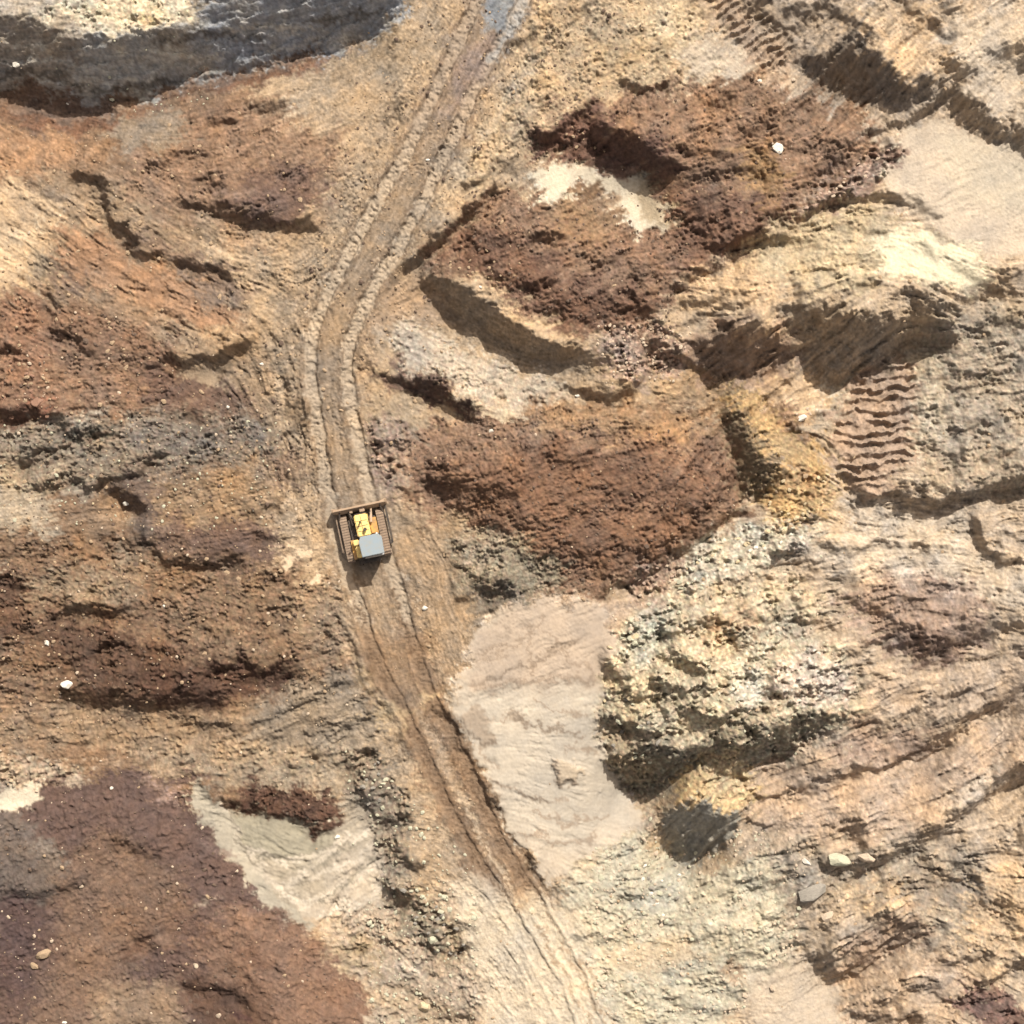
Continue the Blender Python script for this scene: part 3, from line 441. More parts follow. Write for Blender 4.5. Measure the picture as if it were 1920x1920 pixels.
# broad mounds
def M(hh, s, soft):
    b, m = poly(P(s), soft); h[b] += 1.9 * hh * m
M(.55, '1040 240 1300 190 1560 220 1600 270 1480 400 1340 450 1260 400 1120 290', 50); M(.55, '900 420 1080 380 1240 470 1200 570 1080 600 920 520', 50); M(.6, '840 860 1020 800 1320 820 1340 940 1180 1060 1040 1040 860 930', 50)
M(.6, '-60 1560 260 1500 380 1620 560 1800 640 1990 -60 1990', 50); M(.5, '1160 1240 1400 1210 1560 1250 1500 1320 1300 1370 1160 1370', 40)
for s in ('1038 1428 1060 1422 1090 1446 1080 1466 1056 1470 1040 1450',): M(.08, s, 5)
ribs('1322 -20 1372 -20 1470 60 1486 100 1464 142 1430 132 1380 84 1346 50', 38, 16, .24)
ribs('1620 690 1704 672 1724 720 1704 860 1640 930 1590 920 1562 850 1585 760', 4, 20, .26); ribs('1770 180 1830 190 1880 220 1925 245 1925 290 1860 270 1790 230', 55, 16, .10)
ribs('1560 1770 1640 1715 1730 1735 1700 1775 1590 1850', 36, 20, .12); ribs('1330 625 1480 600 1500 680 1340 725', 36, 18, .12); ribs('1780 760 1860 740 1860 850 1800 850', -5, 20, .05); ribs('754 300 782 294 784 326 760 334', 20, 8, .05, 3); ribs('806 236 838 232 830 256 800 262', 20, 9, .05, 3)
h += hm
for q_ in ('536 1030 560 1022 588 1028 584 1042 556 1046', '522 1052 540 1050 552 1062 540 1072 524 1064', '574 1074 592 1072 602 1082 592 1090 578 1084', '340 692 400 696 412 714 366 720', '992 322 1078 312 1150 328 1204 346 1248 392 1252 430 1202 424 1164 392 1142 356 1092 334 1040 345'):
    b, m = poly(P(q_), 5); lv = blur(h, 9); h[b] = h[b] * (1 - m) + lv[b] * m
for q_ in ('1000 100 940 200 870 300 820 370', '1014 104 954 204 884 304 834 374', '1040 60 970 160 900 270 850 350', '1054 64 984 164 914 274 864 354'): G(-.08, 7, q_)
# the ground the machine stands on is graded level
b, m = poly(P('596 915 740 915 760 1070 650 1120 600 1010'), 22, True)
lv = blur(h, 40); z0 = float(samp(lv, np.array([686.]), np.array([1004.]))[0])
h[b] = h[b] * (1 - .92 * m) + (z0 + .10 * (h[b] - lv[b]) * 4) * .92 * m
h = np.clip(h, -8, 9)
# the photograph is a perspective: a raised point sits a little further out in it than on the ground plan,
# so measured photo positions are brought back to plan positions before the ground is built
hb = blur(h, 14); qx, qy = PX.copy(), PY.copy()
for _ in range(3):
    z_ = samp(hb, qx, qy); qx = 960 + (PX - 960) * CAMH / (CAMH - z_); qy = 960 + (PY - 960) * CAMH / (CAMH - z_)
h = samp(h, qx, qy)
def plan(px, py):
    z_ = float(samp(hb, np.array([float(px)]), np.array([float(py)]))[0]); f = (CAMH - z_) / CAMH
    return 960 + (px - 960) * f, 960 + (py - 960) * f

# ------------------------------------------------------------------ fine colour variation (dust, stain, mixed soil, a little painted shade)
wa = (1 - .9 * np.clip(T['smooth'], 0, 1)) * (1 - .6 * track)
q1 = 15 * np.clip(s2, -2, 2) * (.4 + .6 * np.minimum(T['rill'], 1)) * wa; q2 = 6 * c1 * wa; q3 = 6 * noise(12, p=1.8) * wa; q4 = 7 * noise(45, p=2) * wa
sx_ = PX + q1 * dxm + q2 + q4; sy_ = PY + q1 * dym + q3 + 8 * n_b * wa
base = np.stack([samp(base[..., k], sx_, sy_) for k in range(3)], -1)
A('white', '992 322 1078 312 1150 328 1204 346 1248 392 1252 430 1202 424 1164 392 1142 356 1092 334 1062 348 1042 372 1036 386 1020 378 1030 356 1000 336', 3, 1)
A((190,166,128), '1192 346 1215 350 1246 392 1246 424 1204 405 1194 380', 6, .85)  # painted shade on the right end of the pale sand again
A((184,173,150), '352 1490 372 1472 410 1500 430 1524 470 1600 520 1680 600 1740 562 1732 492 1692 470 1652 432 1622 402 1562', 3, .8)
A('white', '-60 1480 20 1480 82 1474 62 1498 20 1524 -60 1540', 3, .9)
for q_ in ('20 120 90 110 150 128 220 126', '60 150 150 155 240 150 300 138', '160 100 260 98 340 90', '240 120 330 112 420 104', '420 60 520 52 620 60', '500 90 600 80 680 66', '0 90 50 84 90 96'):
    K((224,216,200), 7, q_, .8)
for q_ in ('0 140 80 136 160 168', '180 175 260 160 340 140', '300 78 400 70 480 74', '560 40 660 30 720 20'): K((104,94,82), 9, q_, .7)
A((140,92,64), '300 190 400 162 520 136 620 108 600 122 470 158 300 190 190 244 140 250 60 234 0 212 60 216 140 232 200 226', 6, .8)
A((222,202,164), '70 40 110 2 130 -60 350 -60 360 40 310 56 240 64 180 68 160 58 128 34', 6, .9)
K('grey', 12, '96 20 120 45 150 50', .6); K((190,160,110), 9, '262 38 292 42', .8); K((150,134,100), 6, '150 20 220 30 300 18 340 25', .5)
A((136,144,154), '912 -60 968 -60 966 10 950 46 914 50 905 20', 7, .8); K((182,180,176), 11, '990 -40 984 10 958 60 930 110', .7)
for s__ in ('536 1030 560 1022 588 1028 584 1042 556 1046', '522 1052 540 1050 552 1062 540 1072 524 1064', '574 1074 592 1072 602 1082 592 1090 578 1084'):
    A((244,206,160), s__, 3, 1, (0,.1,1,0))
for q_, c_ in (('1440 1230 1540 1215 1610 1290 1580 1330 1500 1320 1440 1290', (224,198,176)), ('1370 1260 1430 1255 1440 1310 1400 1340 1365 1310', (222,212,190)), ('1140 1280 1220 1270 1240 1330 1180 1350 1140 1330', (228,200,150)), ('1290 1210 1400 1190 1440 1220 1340 1250', (206,184,150)), ('1180 1170 1260 1150 1240 1210 1180 1220', (222,212,176)), ('1300 1400 1400 1420 1410 1500 1340 1480', (224,190,138)), ('1300 1150 1420 1120 1430 1160 1330 1200', (214,172,122))):
    A(c_, q_, 10, .7)
A((226,206,172), '870 1650 960 1690 1040 1690 1110 1760 1170 1990 930 1990 905 1830 860 1720', 20, .45)
for q_ in ('880 1285 940 1262 1010 1235 1080 1200', '900 1230 960 1205 1020 1160', '880 1250 950 1225', '890 1290 1000 1280 1125 1268', '960 1340 1010 1362 1090 1380', '940 1350 960 1330 975 1340', '1000 1310 1040 1330 1110 1340', '925 1465 955 1482 980 1498 1050 1502', '900 1400 930 1440', '1000 1520 1060 1540 1130 1530', '980 1560 1040 1580 1110 1575', '1040 1430 1042 1455 1062 1470 1082 1466', '860 1335 880 1382 906 1394 926 1386', '1020 1180 1060 1240 1120 1260', '990 1170 1000 1260', '1060 1400 1100 1395 1120 1420'):
    K((166,140,114), 6, q_, .75)
for q_ in ('420 1510 450 1580 500 1640 560 1690', '560 1640 620 1600 700 1550', '540 1660 620 1630 710 1580', '560 1700 640 1660 720 1620', '600 1720 660 1700 715 1660', '470 1600 540 1620 620 1590 680 1560'): K((224,206,180), 10, q_, .85)
for q_ in ('430 1530 455 1590 480 1615', '490 1612 560 1605 620 1585', '530 1640 600 1620 680 1570', '600 1690 660 1650 705 1600'): K((140,130,108), 6, q_, .7)
for q_ in ('1000 100 940 200 870 300 820 370', '1040 60 970 160 900 270 850 350'): K((196,172,140), 13, q_, .8)
for q_, w_ in (('690 1190 720 1270 752 1330 800 1430 850 1520 900 1610 950 1690', 4), ('770 1360 820 1450 880 1550 940 1650 985 1720', 4), ('800 1340 850 1420 905 1510 960 1610 1010 1690 1050 1750', 4), ('830 1335 890 1430 945 1530 1000 1630 1040 1700', 5), ('735 1110 760 1180 790 1250', 6), ('660 1120 690 1200 700 1250', 6), ('1010 1740 1060 1830 1110 1930', 5), ('1090 1790 1130 1880 1160 1930', 5), ('1050 1760 1100 1850 1140 1930', 5)):
    K((118,88,62) if float(q_.split()[1]) < 1700 else (176,140,102), w_, q_, .7)
gray = base @ np.array([.3, .59, .11]); base = gray[..., None] * .33 + base * .67
rc = random.Random(33)
for k in range(420):
    x, y = rc.uniform(-40, 1960), rc.uniform(-40, 1960); j, i = int((y - O) / CELL), int((x - O) / CELL)
    if T['smooth'][j, i] > .5 or track[j, i] > .3: continue
    a_, b_2 = rc.uniform(10, 45), rc.uniform(4, 13); vx, vy = dxm[j, i], dym[j, i]
    pts_ = [(x + a_ * math.cos(t) * vx - b_2 * math.sin(t) * vy, y + a_ * math.cos(t) * vy + b_2 * math.sin(t) * vx) for t in (0, 1, 2, 3, 4, 5)]
    u_ = base[j, i]; f_ = rc.choice([-26, -18, 14, 22, 30]); A(tuple(np.clip(u_ + f_ * np.array([1, .95, .85]) + rc.uniform(-4, 4), 60, 235)), pts_, 5, rc.uniform(.3, .75))
v1 = noise(30, p=2.0); v2 = noise(7, hi=2, p=1.6); v3 = noise(120, p=2.4)
amt = (1 - .75 * T['smooth'])
lum = 1 + amt * (.045 * v1 + .055 * v2 + .05 * np.clip(s2, -2, 2) * np.minimum(T['rill'], 1) + .05 * s1) + .02 * v3
lum += T['rub'] * .10 * np.tanh(2 * (c1 - .6))
lum = np.clip(lum, .5, 1.45)[..., None]
hue = (amt * (.006 * noise(18, p=2.2) + .012 * v3))[..., None]
base = base * lum * (1 + hue * np.array([1.0, 0.0, -1.6]))
rubm = np.clip(T['rub'], 0, 1)[..., None]
g8 = np.array([0, .035, .03]) * np.tanh(n_d)[..., None] * rubm; base = base * (1 + g8)
base = np.clip(base, 12, 246)
lin = ((base / 255 + .055) / 1.055) ** 2.4
ALB = 0.56
lin = np.clip(lin * ALB, 0.01, .62)

lin = np.stack([samp(lin[..., k], qx, qy) for k in range(3)], -1); track = samp(track, qx, qy)
# ------------------------------------------------------------------ terrain meshes
def mir(v, lo, hi):
    L_ = hi - lo; q = np.mod(v - lo, 2 * L_); return lo + np.where(q > L_, 2 * L_ - q, q)
ext = []; st = 2.4; p_ = O + CELL * (N - 1)
while p_ < 960 + 220 * PPM: p_ += st; ext.append(p_); st *= 1.085
hi_ = np.array(ext); lo_ = (O - (hi_ - (O + CELL * (N - 1))))[::-1]
gx = np.concatenate([lo_, ax, hi_]); ne = len(hi_); NG = len(gx)
GX, GY = np.meshgrid(gx, gx)
hiL = O + CELL * (N - 1)
MX, MY = mir(GX, O, hiL), mir(GY, O, hiL)
HZ = samp(h, MX, MY); ii = np.rint((MX - O) / CELL).astype(int).clip(0, N - 1); jj = np.rint((MY - O) / CELL).astype(int).clip(0, N - 1)
COLR = lin[jj, ii]
# classes
CL = np.zeros((N, N), np.int8)
names = ['ground']; labels = [('ground', 'eroded tan, red and brown earth of the open pit')]
def cls(nm, lab, s, m=None):
    labels.append((nm, lab)); k = len(labels) - 1
    if s is not None:
        b, q = poly([plan(*p) for p in P(s)], 6); CL[b][q > .5] = k
    else: CL[m > .5] = k
cls('cliff', 'dark shaded cliff face with pale top in the upper left corner', '-60 -60 760 -60 760 30 700 78 610 116 470 152 300 185 190 240 140 246 60 228 -60 200')
cls('earth_mound', 'brown furrowed mound carrying the largest white boulder', '1000 240 1050 200 1120 195 1200 172 1280 160 1400 142 1500 160 1580 190 1640 215 1615 250 1690 280 1600 320 1540 345 1500 380 1488 430 1430 470 1340 490 1290 545 1280 470 1262 420 1240 380 1200 345 1130 325 1060 305 1000 300')
cls('earth_mound', 'reddish brown mound between the dirt track bend and the dark trench', '930 365 1000 350 1040 385 1062 345 1088 335 1122 350 1150 385 1182 420 1242 432 1272 442 1286 480 1276 530 1250 580 1202 614 1130 630 1080 630 1000 590 940 556 880 522 800 502 782 488 832 432 872 402 920 357')
cls('earth_mound', 'brown mound right of the bulldozer above the sand fan', '770 822 822 790 882 782 962 796 1002 756 1080 750 1200 752 1332 768 1372 802 1392 870 1394 930 1382 962 1332 1002 1280 1032 1230 1062 1180 1092 1100 1112 1040 1118 985 1095 1000 1040 930 1002 870 990 800 962 758 950 762 880')
cls('earth_mound', 'purple brown mound filling the lower left corner', '-64 1530 60 1492 130 1462 200 1446 270 1442 292 1490 372 1512 402 1562 432 1622 470 1652 492 1692 562 1732 602 1782 652 1832 682 1872 692 1990 -64 1990')
cls('sand_fan', 'smooth pale sand fan beside the lower dirt track', '1010 1120 1060 1136 1130 1150 1168 1200 1150 1232 1132 1290 1130 1330 1120 1362 1130 1402 1142 1452 1182 1492 1212 1540 1160 1572 1100 1602 1062 1652 1020 1642 980 1582 940 1522 910 1452 870 1382 836 1325 858 1290 880 1232 890 1182 930 1152 980 1136')
cls('sand_fan', 'grey green sand sheet beside the purple brown mound', '352 1490 372 1472 410 1500 430 1524 520 1530 590 1556 640 1550 700 1530 742 1580 712 1650 702 1722 690 1752 620 1742 562 1732 492 1692 470 1652 432 1622 402 1562')
cls('rock_outcrop', 'yellow and grey rocky outcrop with dark shaded foot right of the sand fan', '1150 1180 1300 1120 1480 1090 1560 1180 1610 1300 1580 1340 1520 1400 1440 1445 1412 1520 1370 1570 1340 1605 1290 1622 1250 1600 1238 1560 1262 1500 1230 1500 1170 1492 1140 1440 1120 1340 1135 1280')
cls('dirt_track', 'rutted dirt track winding down through the pit under the bulldozer', None, track)
CLG = CL[jj, ii]; outer = (GX < O) | (GX > hiL) | (GY < O) | (GY > hiL); CLG = np.where(outer, 0, CLG)
fc = CLG[:-1, :-1]
idx = np.arange(NG * NG).reshape(NG, NG)
quads = np.stack([idx[:-1, :-1], idx[1:, :-1], idx[1:, 1:], idx[:-1, 1:]], -1).reshape(-1, 4)
fcf = fc.reshape(-1)
VX = (GX.ravel() - 960) / PPM; VY = (960 - GY.ravel()) / PPM; VZ = HZ.ravel(); VC = COLR.reshape(-1, 3)

def mat(name, rough=.9, spec=.2):
    m = bpy.data.materials.new(name); m.use_nodes = True
    bs = m.node_tree.nodes['Principled BSDF']; bs.inputs['Roughness'].default_value = rough
    bs.inputs['Specular IOR Level'].default_value = spec
    return m, m.node_tree, bs
def soil(name, bump, grain):
    m, t, bs = mat(name, .95, .12); nn, ln = t.nodes, t.links
    at = nn.new('ShaderNodeAttribute'); at.attribute_name = 'soil'
    tc = nn.new('ShaderNodeNewGeometry')
    n1 = nn.new('ShaderNodeTexNoise'); n1.inputs['Scale'].default_value = 5.5; n1.inputs['Detail'].default_value = 5; n1.inputs['Roughness'].default_value = .68
    n2 = nn.new('ShaderNodeTexVoronoi'); n2.inputs['Scale'].default_value = 5.0
    ln.new(tc.outputs['Position'], n1.inputs['Vector']); ln.new(tc.outputs['Position'], n2.inputs['Vector'])
    mr = nn.new('ShaderNodeMapRange'); mr.inputs[1].default_value = .25; mr.inputs[2].default_value = .75
    mr.inputs[3].default_value = 1 - grain; mr.inputs[4].default_value = 1 + grain
    ln.new(n1.outputs[0], mr.inputs[0])
    mx = nn.new('ShaderNodeVectorMath'); mx.operation = 'SCALE'
    ln.new(at.outputs['Color'], mx.inputs[0]); ln.new(mr.outputs[0], mx.inputs['Scale'])
    ln.new(mx.outputs[0], bs.inputs['Base Color'])
    ad = nn.new('ShaderNodeMath'); ad.operation = 'MULTIPLY_ADD'; ad.inputs[1].default_value = .35
    ln.new(n2.outputs['Distance'], ad.inputs[0]); ln.new(n1.outputs[0], ad.inputs[2])
    bp = nn.new('ShaderNodeBump'); bp.inputs['Strength'].default_value = 1; bp.inputs['Distance'].default_value = bump
    ln.new(ad.outputs[0], bp.inputs['Height']); ln.new(bp.outputs[0], bs.inputs['Normal'])
    return m
M_rough = soil('soil_rough', .05, .13); M_sand = soil('soil_sand', .012, .04); M_trk = soil('soil_track', .045, .10)
def terrain(k):
    nm, lab = labels[k]; q = quads[fcf == k]
    if len(q) == 0: return
    u, inv = np.unique(q.ravel(), return_inverse=True)
    me = bpy.data.meshes.new(nm); me.vertices.add(len(u)); me.loops.add(len(inv)); me.polygons.add(len(q))
    me.vertices.foreach_set('co', np.stack([VX[u], VY[u], VZ[u]], -1).astype(np.float32).ravel())
    me.loops.foreach_set('vertex_index', inv.astype(np.int32).ravel())
    me.polygons.foreach_set('loop_start', (np.arange(len(q)) * 4).astype(np.int32))
    me.polygons.foreach_set('use_smooth', np.ones(len(q), bool))
    me.update(calc_edges=True)
    ca = me.color_attributes.new('soil', 'FLOAT_COLOR', 'POINT')
    ca.data.foreach_set('color', np.concatenate([VC[u], np.ones((len(u), 1))], -1).astype(np.float32).ravel())
    me.materials.append(M_sand if nm == 'sand_fan' else M_trk if nm == 'dirt_track' else M_rough)
    o = bpy.data.objects.new(nm, me); col.objects.link(o); o['kind'] = 'structure'; o['label'] = lab
for k in range(len(labels)): terrain(k)

steep = blur(np.maximum(g, 0), 6)
def Z(px, py): return float(samp(h, np.array([float(px)]), np.array([float(py)]))[0])

# ------------------------------------------------------------------ helpers for things
def obj(name, bm, m, parent=None, smooth=False):
    me = bpy.data.meshes.new(name); bm.to_mesh(me); bm.free(); me.materials.append(m)
    if smooth: me.polygons.foreach_set('use_smooth', [True] * len(me.polygons))
    o = bpy.data.objects.new(name, me); col.objects.link(o)
    if parent: o.parent = parent
    return o
def bx(bm, c, s, rot=None, bev=0.0, taper=None):
    t = bmesh.new(); bmesh.ops.create_cube(t, size=1)
    for v in t.verts:
        v.co = Vector((v.co.x * s[0], v.co.y * s[1], v.co.z * s[2]))
        if taper and v.co.z > 0: v.co.x *= taper[0]; v.co.y *= taper[1]
    if bev: bmesh.ops.bevel(t, geom=t.edges[:], offset=bev, segments=2, affect='EDGES')
    mt = Matrix.Translation(c) @ (rot.to_4x4() if rot else Matrix.Identity(4))
    t.transform(mt); me = bpy.data.meshes.new('tmp'); t.to_mesh(me); t.free(); bm.from_mesh(me); bpy.data.meshes.remove(me)
def tube(bm, a, b, r, r2=None, n=12):
    a, b = Vector(a), Vector(b); d = b - a
    mt = Matrix.Translation((a + b) / 2) @ d.to_track_quat('Z', 'Y').to_matrix().to_4x4()
    bmesh.ops.create_cone(bm, cap_ends=True, segments=n, radius1=r, radius2=r if r2 is None else r2, depth=d.length, matrix=mt)
def paint(name, c, rough=.5, dirt=.4, dirtc=(.22, .15, .095), metal=0):
    m, t, bs = mat(name, rough, .4); nn, ln = t.nodes, t.links; bs.inputs['Metallic'].default_value = metal
    tc = nn.new('ShaderNodeTexCoord'); n1 = nn.new('ShaderNodeTexNoise'); n1.inputs['Scale'].default_value = 2.6; n1.inputs['Detail'].default_value = 7
    n1.inputs['Roughness'].default_value = .7
    ln.new(tc.outputs['Object'], n1.inputs['Vector'])
    r = nn.new('ShaderNodeValToRGB'); r.color_ramp.elements[0].position = max(0, .52 - dirt * .35); r.color_ramp.elements[1].position = .78 - dirt * .25
    r.color_ramp.elements[0].color = (*c, 1); r.color_ramp.elements[1].color = (*dirtc, 1)
    ln.new(n1.outputs[0], r.inputs[0]); ln.new(r.outputs[0], bs.inputs['Base Color']); return m

# ------------------------------------------------------------------ bulldozer
yellow = paint('yellow_paint', (.84, .62, .22), .4, .2, (.48, .35, .19)); yel2 = paint('worn_yellow', (.55, .30, .07), .5, .5)
dark = paint('dark_steel', (.035, .03, .028), .6, .35, (.10, .075, .055)); soilst = paint('soiled_steel', (.12, .09, .07), .9, .7, (.27, .20, .145))
roofm = paint('roof_paint', (.22, .27, .31), .45, .3, (.25, .26, .25)); glass, _, gb = mat('dark_glass', .08, .6); gb.inputs['Base Color'].default_value = (.03, .04, .045, 1)
bladem = paint('worn_blade', (.36, .27, .19), .55, .6, (.30, .21, .14)); blackm = paint('black_rubber', (.02, .02, .02), .7, .2)
doz = bpy.data.objects.new('bulldozer', None); col.objects.link(doz)
x0, y0 = W(686, 1004); doz.location = (x0, y0, z0 + .02); doz.rotation_euler = (0, 0, R(12)); doz.scale = (.91, .91, .91)
doz['label'] = 'yellow bulldozer with blue grey cab roof driving up the dirt track'; doz['category'] = 'bulldozer'
GA, SH, TL = 1.27, .50, 3.2                   # half gauge, shoe width, track length
def trackpath(n):
    r = .40; zc = .43; a = TL / 2 - r; per = 4 * a + 2 * math.pi * r; out = []
    for i in range(n):
        s = per * i / n
        if s < 2 * a: out.append((-a + s, zc + r, 0))
        elif s < 2 * a + math.pi * r: t = (s - 2 * a) / r; out.append((a + r * math.sin(t), zc + r * math.cos(t), -t))
        elif s < 4 * a + math.pi * r: out.append((a - (s - 2 * a - math.pi * r), zc - r, math.pi))
        else: t = (s - 4 * a - math.pi * r) / r; out.append((-a - r * math.sin(t), zc - r * math.cos(t), math.pi - t))
    return out
for sx in (-1, 1):
    fr = bmesh.new(); bx(fr, (sx * GA, 0, .44), (.26, TL - .75, .34), bev=.04)
    tr = obj('track', fr, dark, doz)
    first = None
    for (yy, zz, ang) in trackpath(40):
        if first is None:
            b_ = bmesh.new(); bx(b_, (0, 0, 0), (SH, .202, .03)); bx(b_, (0, .06, .03), (SH, .04, .04)); s_ = obj('track_shoe', b_, soilst, tr); first = s_
        else: s_ = first.copy(); col.objects.link(s_); s_.parent = tr
        s_.location = (sx * GA, yy, zz); s_.rotation_euler = (ang, 0, 0)
    for wy, nm in ((TL / 2 - .42, 'idler_wheel'), (-TL / 2 + .42, 'drive_sprocket')):
        b_ = bmesh.new(); tube(b_, (sx * (GA - .12), wy, .43), (sx * (GA + .12), wy, .43), .34, n=20); tube(b_, (sx * (GA - .2), wy, .43), (sx * (GA + .2), wy, .43), .12); obj(nm, b_, dark, tr)
    for k in range(5):
        b_ = bmesh.new(); tube(b_, (sx * (GA - .13), -.75 + k * .375, .2), (sx * (GA + .13), -.75 + k * .375, .2), .13); obj('roller', b_, dark, tr)
    b_ = bmesh.new(); bx(b_, (sx * (GA + .46), .45, .45), (.12, 2.6, .24), bev=.03); bx(b_, (sx * (GA + .36), -.75, .45), (.2, .3, .3), bev=.03)
    obj('push_arm', b_, soilst if sx < 0 else dark, doz)
    b_ = bmesh.new(); tube(b_, (sx * .62, 1.0, 1.15), (sx * .80, 1.95, .75), .07); tube(b_, (sx * .60, .8, 1.25), (sx * .70, 1.5, .95), .10); obj('lift_cylinder', b_, dark if sx < 0 else bladem, doz)
b_ = bmesh.new(); bx(b_, (0, -.1, .70), (1.9, 2.7, .5), bev=.05); bx(b_, (0, -1.35, .85), (1.5, .5, .7), bev=.05); obj('chassis', b_, dark, doz)
# hood
b_ = bmesh.new(); bx(b_, (0, .72, 1.28), (.94, 1.55, .80), bev=.07, taper=(.94, .98)); hood = obj('hood', b_, yellow, doz)
b_ = bmesh.new(); tube(b_, (-.08, .95, 1.6), (-.08, .95, 2.05), .065); tube(b_, (-.08, .95, 2.05), (-.08, .92, 2.16), .07, .055); obj('exhaust_pipe', b_, dark, hood)
b_ = bmesh.new(); tube(b_, (.16, .42, 1.6), (.16, .42, 1.86), .07); tube(b_, (.16, .42, 1.86), (.16, .42, 2.0), .12); obj('air_precleaner', b_, dark, hood)
b_ = bmesh.new(); bx(b_, (0, 1.51, 1.2), (.84, .05, .7), bev=.015)
for k in range(7): bx(b_, (0, 1.545, .92 + k * .09), (.74, .03, .035))
obj('radiator_grille', b_, dark, hood)
b_ = bmesh.new(); bx(b_, (.72, .55, .98), (.5, 1.15, .10), bev=.02); bx(b_, (.70, .3, 1.12), (.4, .5, .22), bev=.03); obj('fender', b_, yel2, doz)
b_ = bmesh.new(); bx(b_, (-.60, -1.02, 1.22), (.36, .80, .62), bev=.06); bx(b_, (-.60, -1.0, 1.55), (.2, .2, .05), bev=.02); obj('fuel_tank', b_, yellow, doz)
b_ = bmesh.new(); bx(b_, (-.66, -.36, 1.18), (.40, .40, .56), bev=.05); obj('battery_box', b_, yellow, doz)
b_ = bmesh.new(); bx(b_, (-.92, -.8, .95), (.26, 1.35, .06), bev=.015); obj('step_plate', b_, yel2, doz)
# cab
cx = .40
b_ = bmesh.new(); bx(b_, (cx, -.72, 1.35), (1.32, 1.25, .7), bev=.05)
cab = obj('cab', b_, yel2, doz)
b_ = bmesh.new(); bx(b_, (cx, -.72, 2.15), (1.22, 1.12, .92), taper=(.95, .95)); obj('cab_window', b_, glass, cab)
for ax_ in (-1, 1):
    for ay in (-1, 1):
        b_ = bmesh.new(); tube(b_, (cx + ax_ * .63, -.72 + ay * .59, 1.65), (cx + ax_ * .60, -.72 + ay * .56, 2.64), .05, n=8); obj('cab_post', b_, dark, cab)
b_ = bmesh.new()
pts = [(-.76, -.72), (.78, -.72), (.82, .42), (.60, .68), (-.62, .68), (-.80, .36)]
vb = [b_.verts.new((cx + x, -.70 + y, 2.64)) for x, y in pts]; vt = [b_.verts.new((cx + x * .97, -.70 + y * .97, 2.76)) for x, y in pts]
b_.faces.new(vb[::-1]); b_.faces.new(vt)
for i in range(6): b_.faces.new((vb[i], vb[(i + 1) % 6], vt[(i + 1) % 6], vt[i]))
bmesh.ops.bevel(b_, geom=[e for e in b_.edges], offset=.02, segments=2, affect='EDGES')
obj('cab_roof', b_, roofm, cab)
b_ = bmesh.new(); bx(b_, (cx + .05, -1.47, 2.50), (1.25, .16, .08), bev=.02); obj('rear_visor', b_, paint('grey_paint', (.45, .43, .38), .4, .3), cab)
b_ = bmesh.new(); bx(b_, (cx + .66, -1.45, 2.60), (.15, .10, .12), bev=.02); lm, _, lb = mat('lamp_glass', .2, .5); lb.inputs['Base Color'].default_value = (.8, .8, .78, 1); obj('work_light', b_, lm, cab)
b_ = bmesh.new(); bx(b_, (cx + .52, .0, 2.60), (.13, .08, .11), bev=.02); obj('work_light', b_, lm, cab)
for sx in (-1, 1):                          # hand rails, mirrors, hoses
    b_ = bmesh.new(); x_ = cx + sx * .72
    tube(b_, (x_, -1.2, 1.2), (x_, -1.2, 1.95), .022, n=6); tube(b_, (x_, -.3, 1.2), (x_, -.3, 1.95), .022, n=6); tube(b_, (x_, -1.2, 1.95), (x_, -.3, 1.95), .022, n=6); obj('hand_rail', b_, yel2, cab)
    b_ = bmesh.new(); tube(b_, (cx + sx * .6, -.1, 2.3), (cx + sx * .86, .12, 2.35), .015, n=6); bx(b_, (cx + sx * .88, .14, 2.3), (.16, .04, .26), bev=.01); obj('mirror', b_, dark, cab)
    b_ = bmesh.new(); tube(b_, (sx * .42, .9, 1.62), (sx * .58, 1.25, 1.3), .03, n=6); tube(b_, (sx * .58, 1.25, 1.3), (sx * .72, 1.6, .98), .03, n=6); obj('hydraulic_hose', b_, blackm, doz)
b_ = bmesh.new()
for k in range(3): bx(b_, (0, .35 + .35 * k, 1.70), (.80, .02, .012))
bx(b_, (0, .72, 1.70), (.02, 1.4, .014)); obj('hood_seam', b_, dark, hood)
# blade: curved mouldboard, side plates, cutting edge
b_ = bmesh.new(); prof = []
for k in range(9):
    t = k / 8; prof.append((2.02 - .26 * math.sin(math.pi * t) + .10 * t, .06 + 1.12 * t))
def sweep(bm, prof, xs, th):
    rows = []
    for x, dy in xs: rows.append([bm.verts.new((x, y + dy, z)) for y, z in prof] + [bm.verts.new((x, y + dy - th, z)) for y, z in prof[::-1]])
    n = len(rows[0])
    for a, c in zip(rows, rows[1:]):
        for i in range(n): bm.faces.new((a[i], a[(i + 1) % n], c[(i + 1) % n], c[i]))
    bm.faces.new(rows[0][::-1]); bm.faces.new(rows[-1])
sweep(b_, prof, [(-1.86, .12), (-1.45, .0), (1.45, .0), (1.86, .12)], .09)
blade = obj('blade', b_, bladem, doz)
b_ = bmesh.new(); bx(b_, (0, 2.04, 1.20), (3.66, .12, .10), bev=.02); obj('top_rail', b_, bladem, blade)
b_ = bmesh.new(); bx(b_, (0, 2.08, .06), (3.74, .05, .16)); obj('cutting_edge', b_, dark, blade)
for sx in (-1, 1):
    b_ = bmesh.new(); bx(b_, (sx * 1.87, 2.08, .62), (.04, .30, 1.1), bev=.01); obj('end_plate', b_, bladem, blade)
    b_ = bmesh.new(); tube(b_, (sx * 1.62, .9, .62), (sx * 1.40, 1.85, .95), .06); obj('tilt_brace', b_, dark, doz)
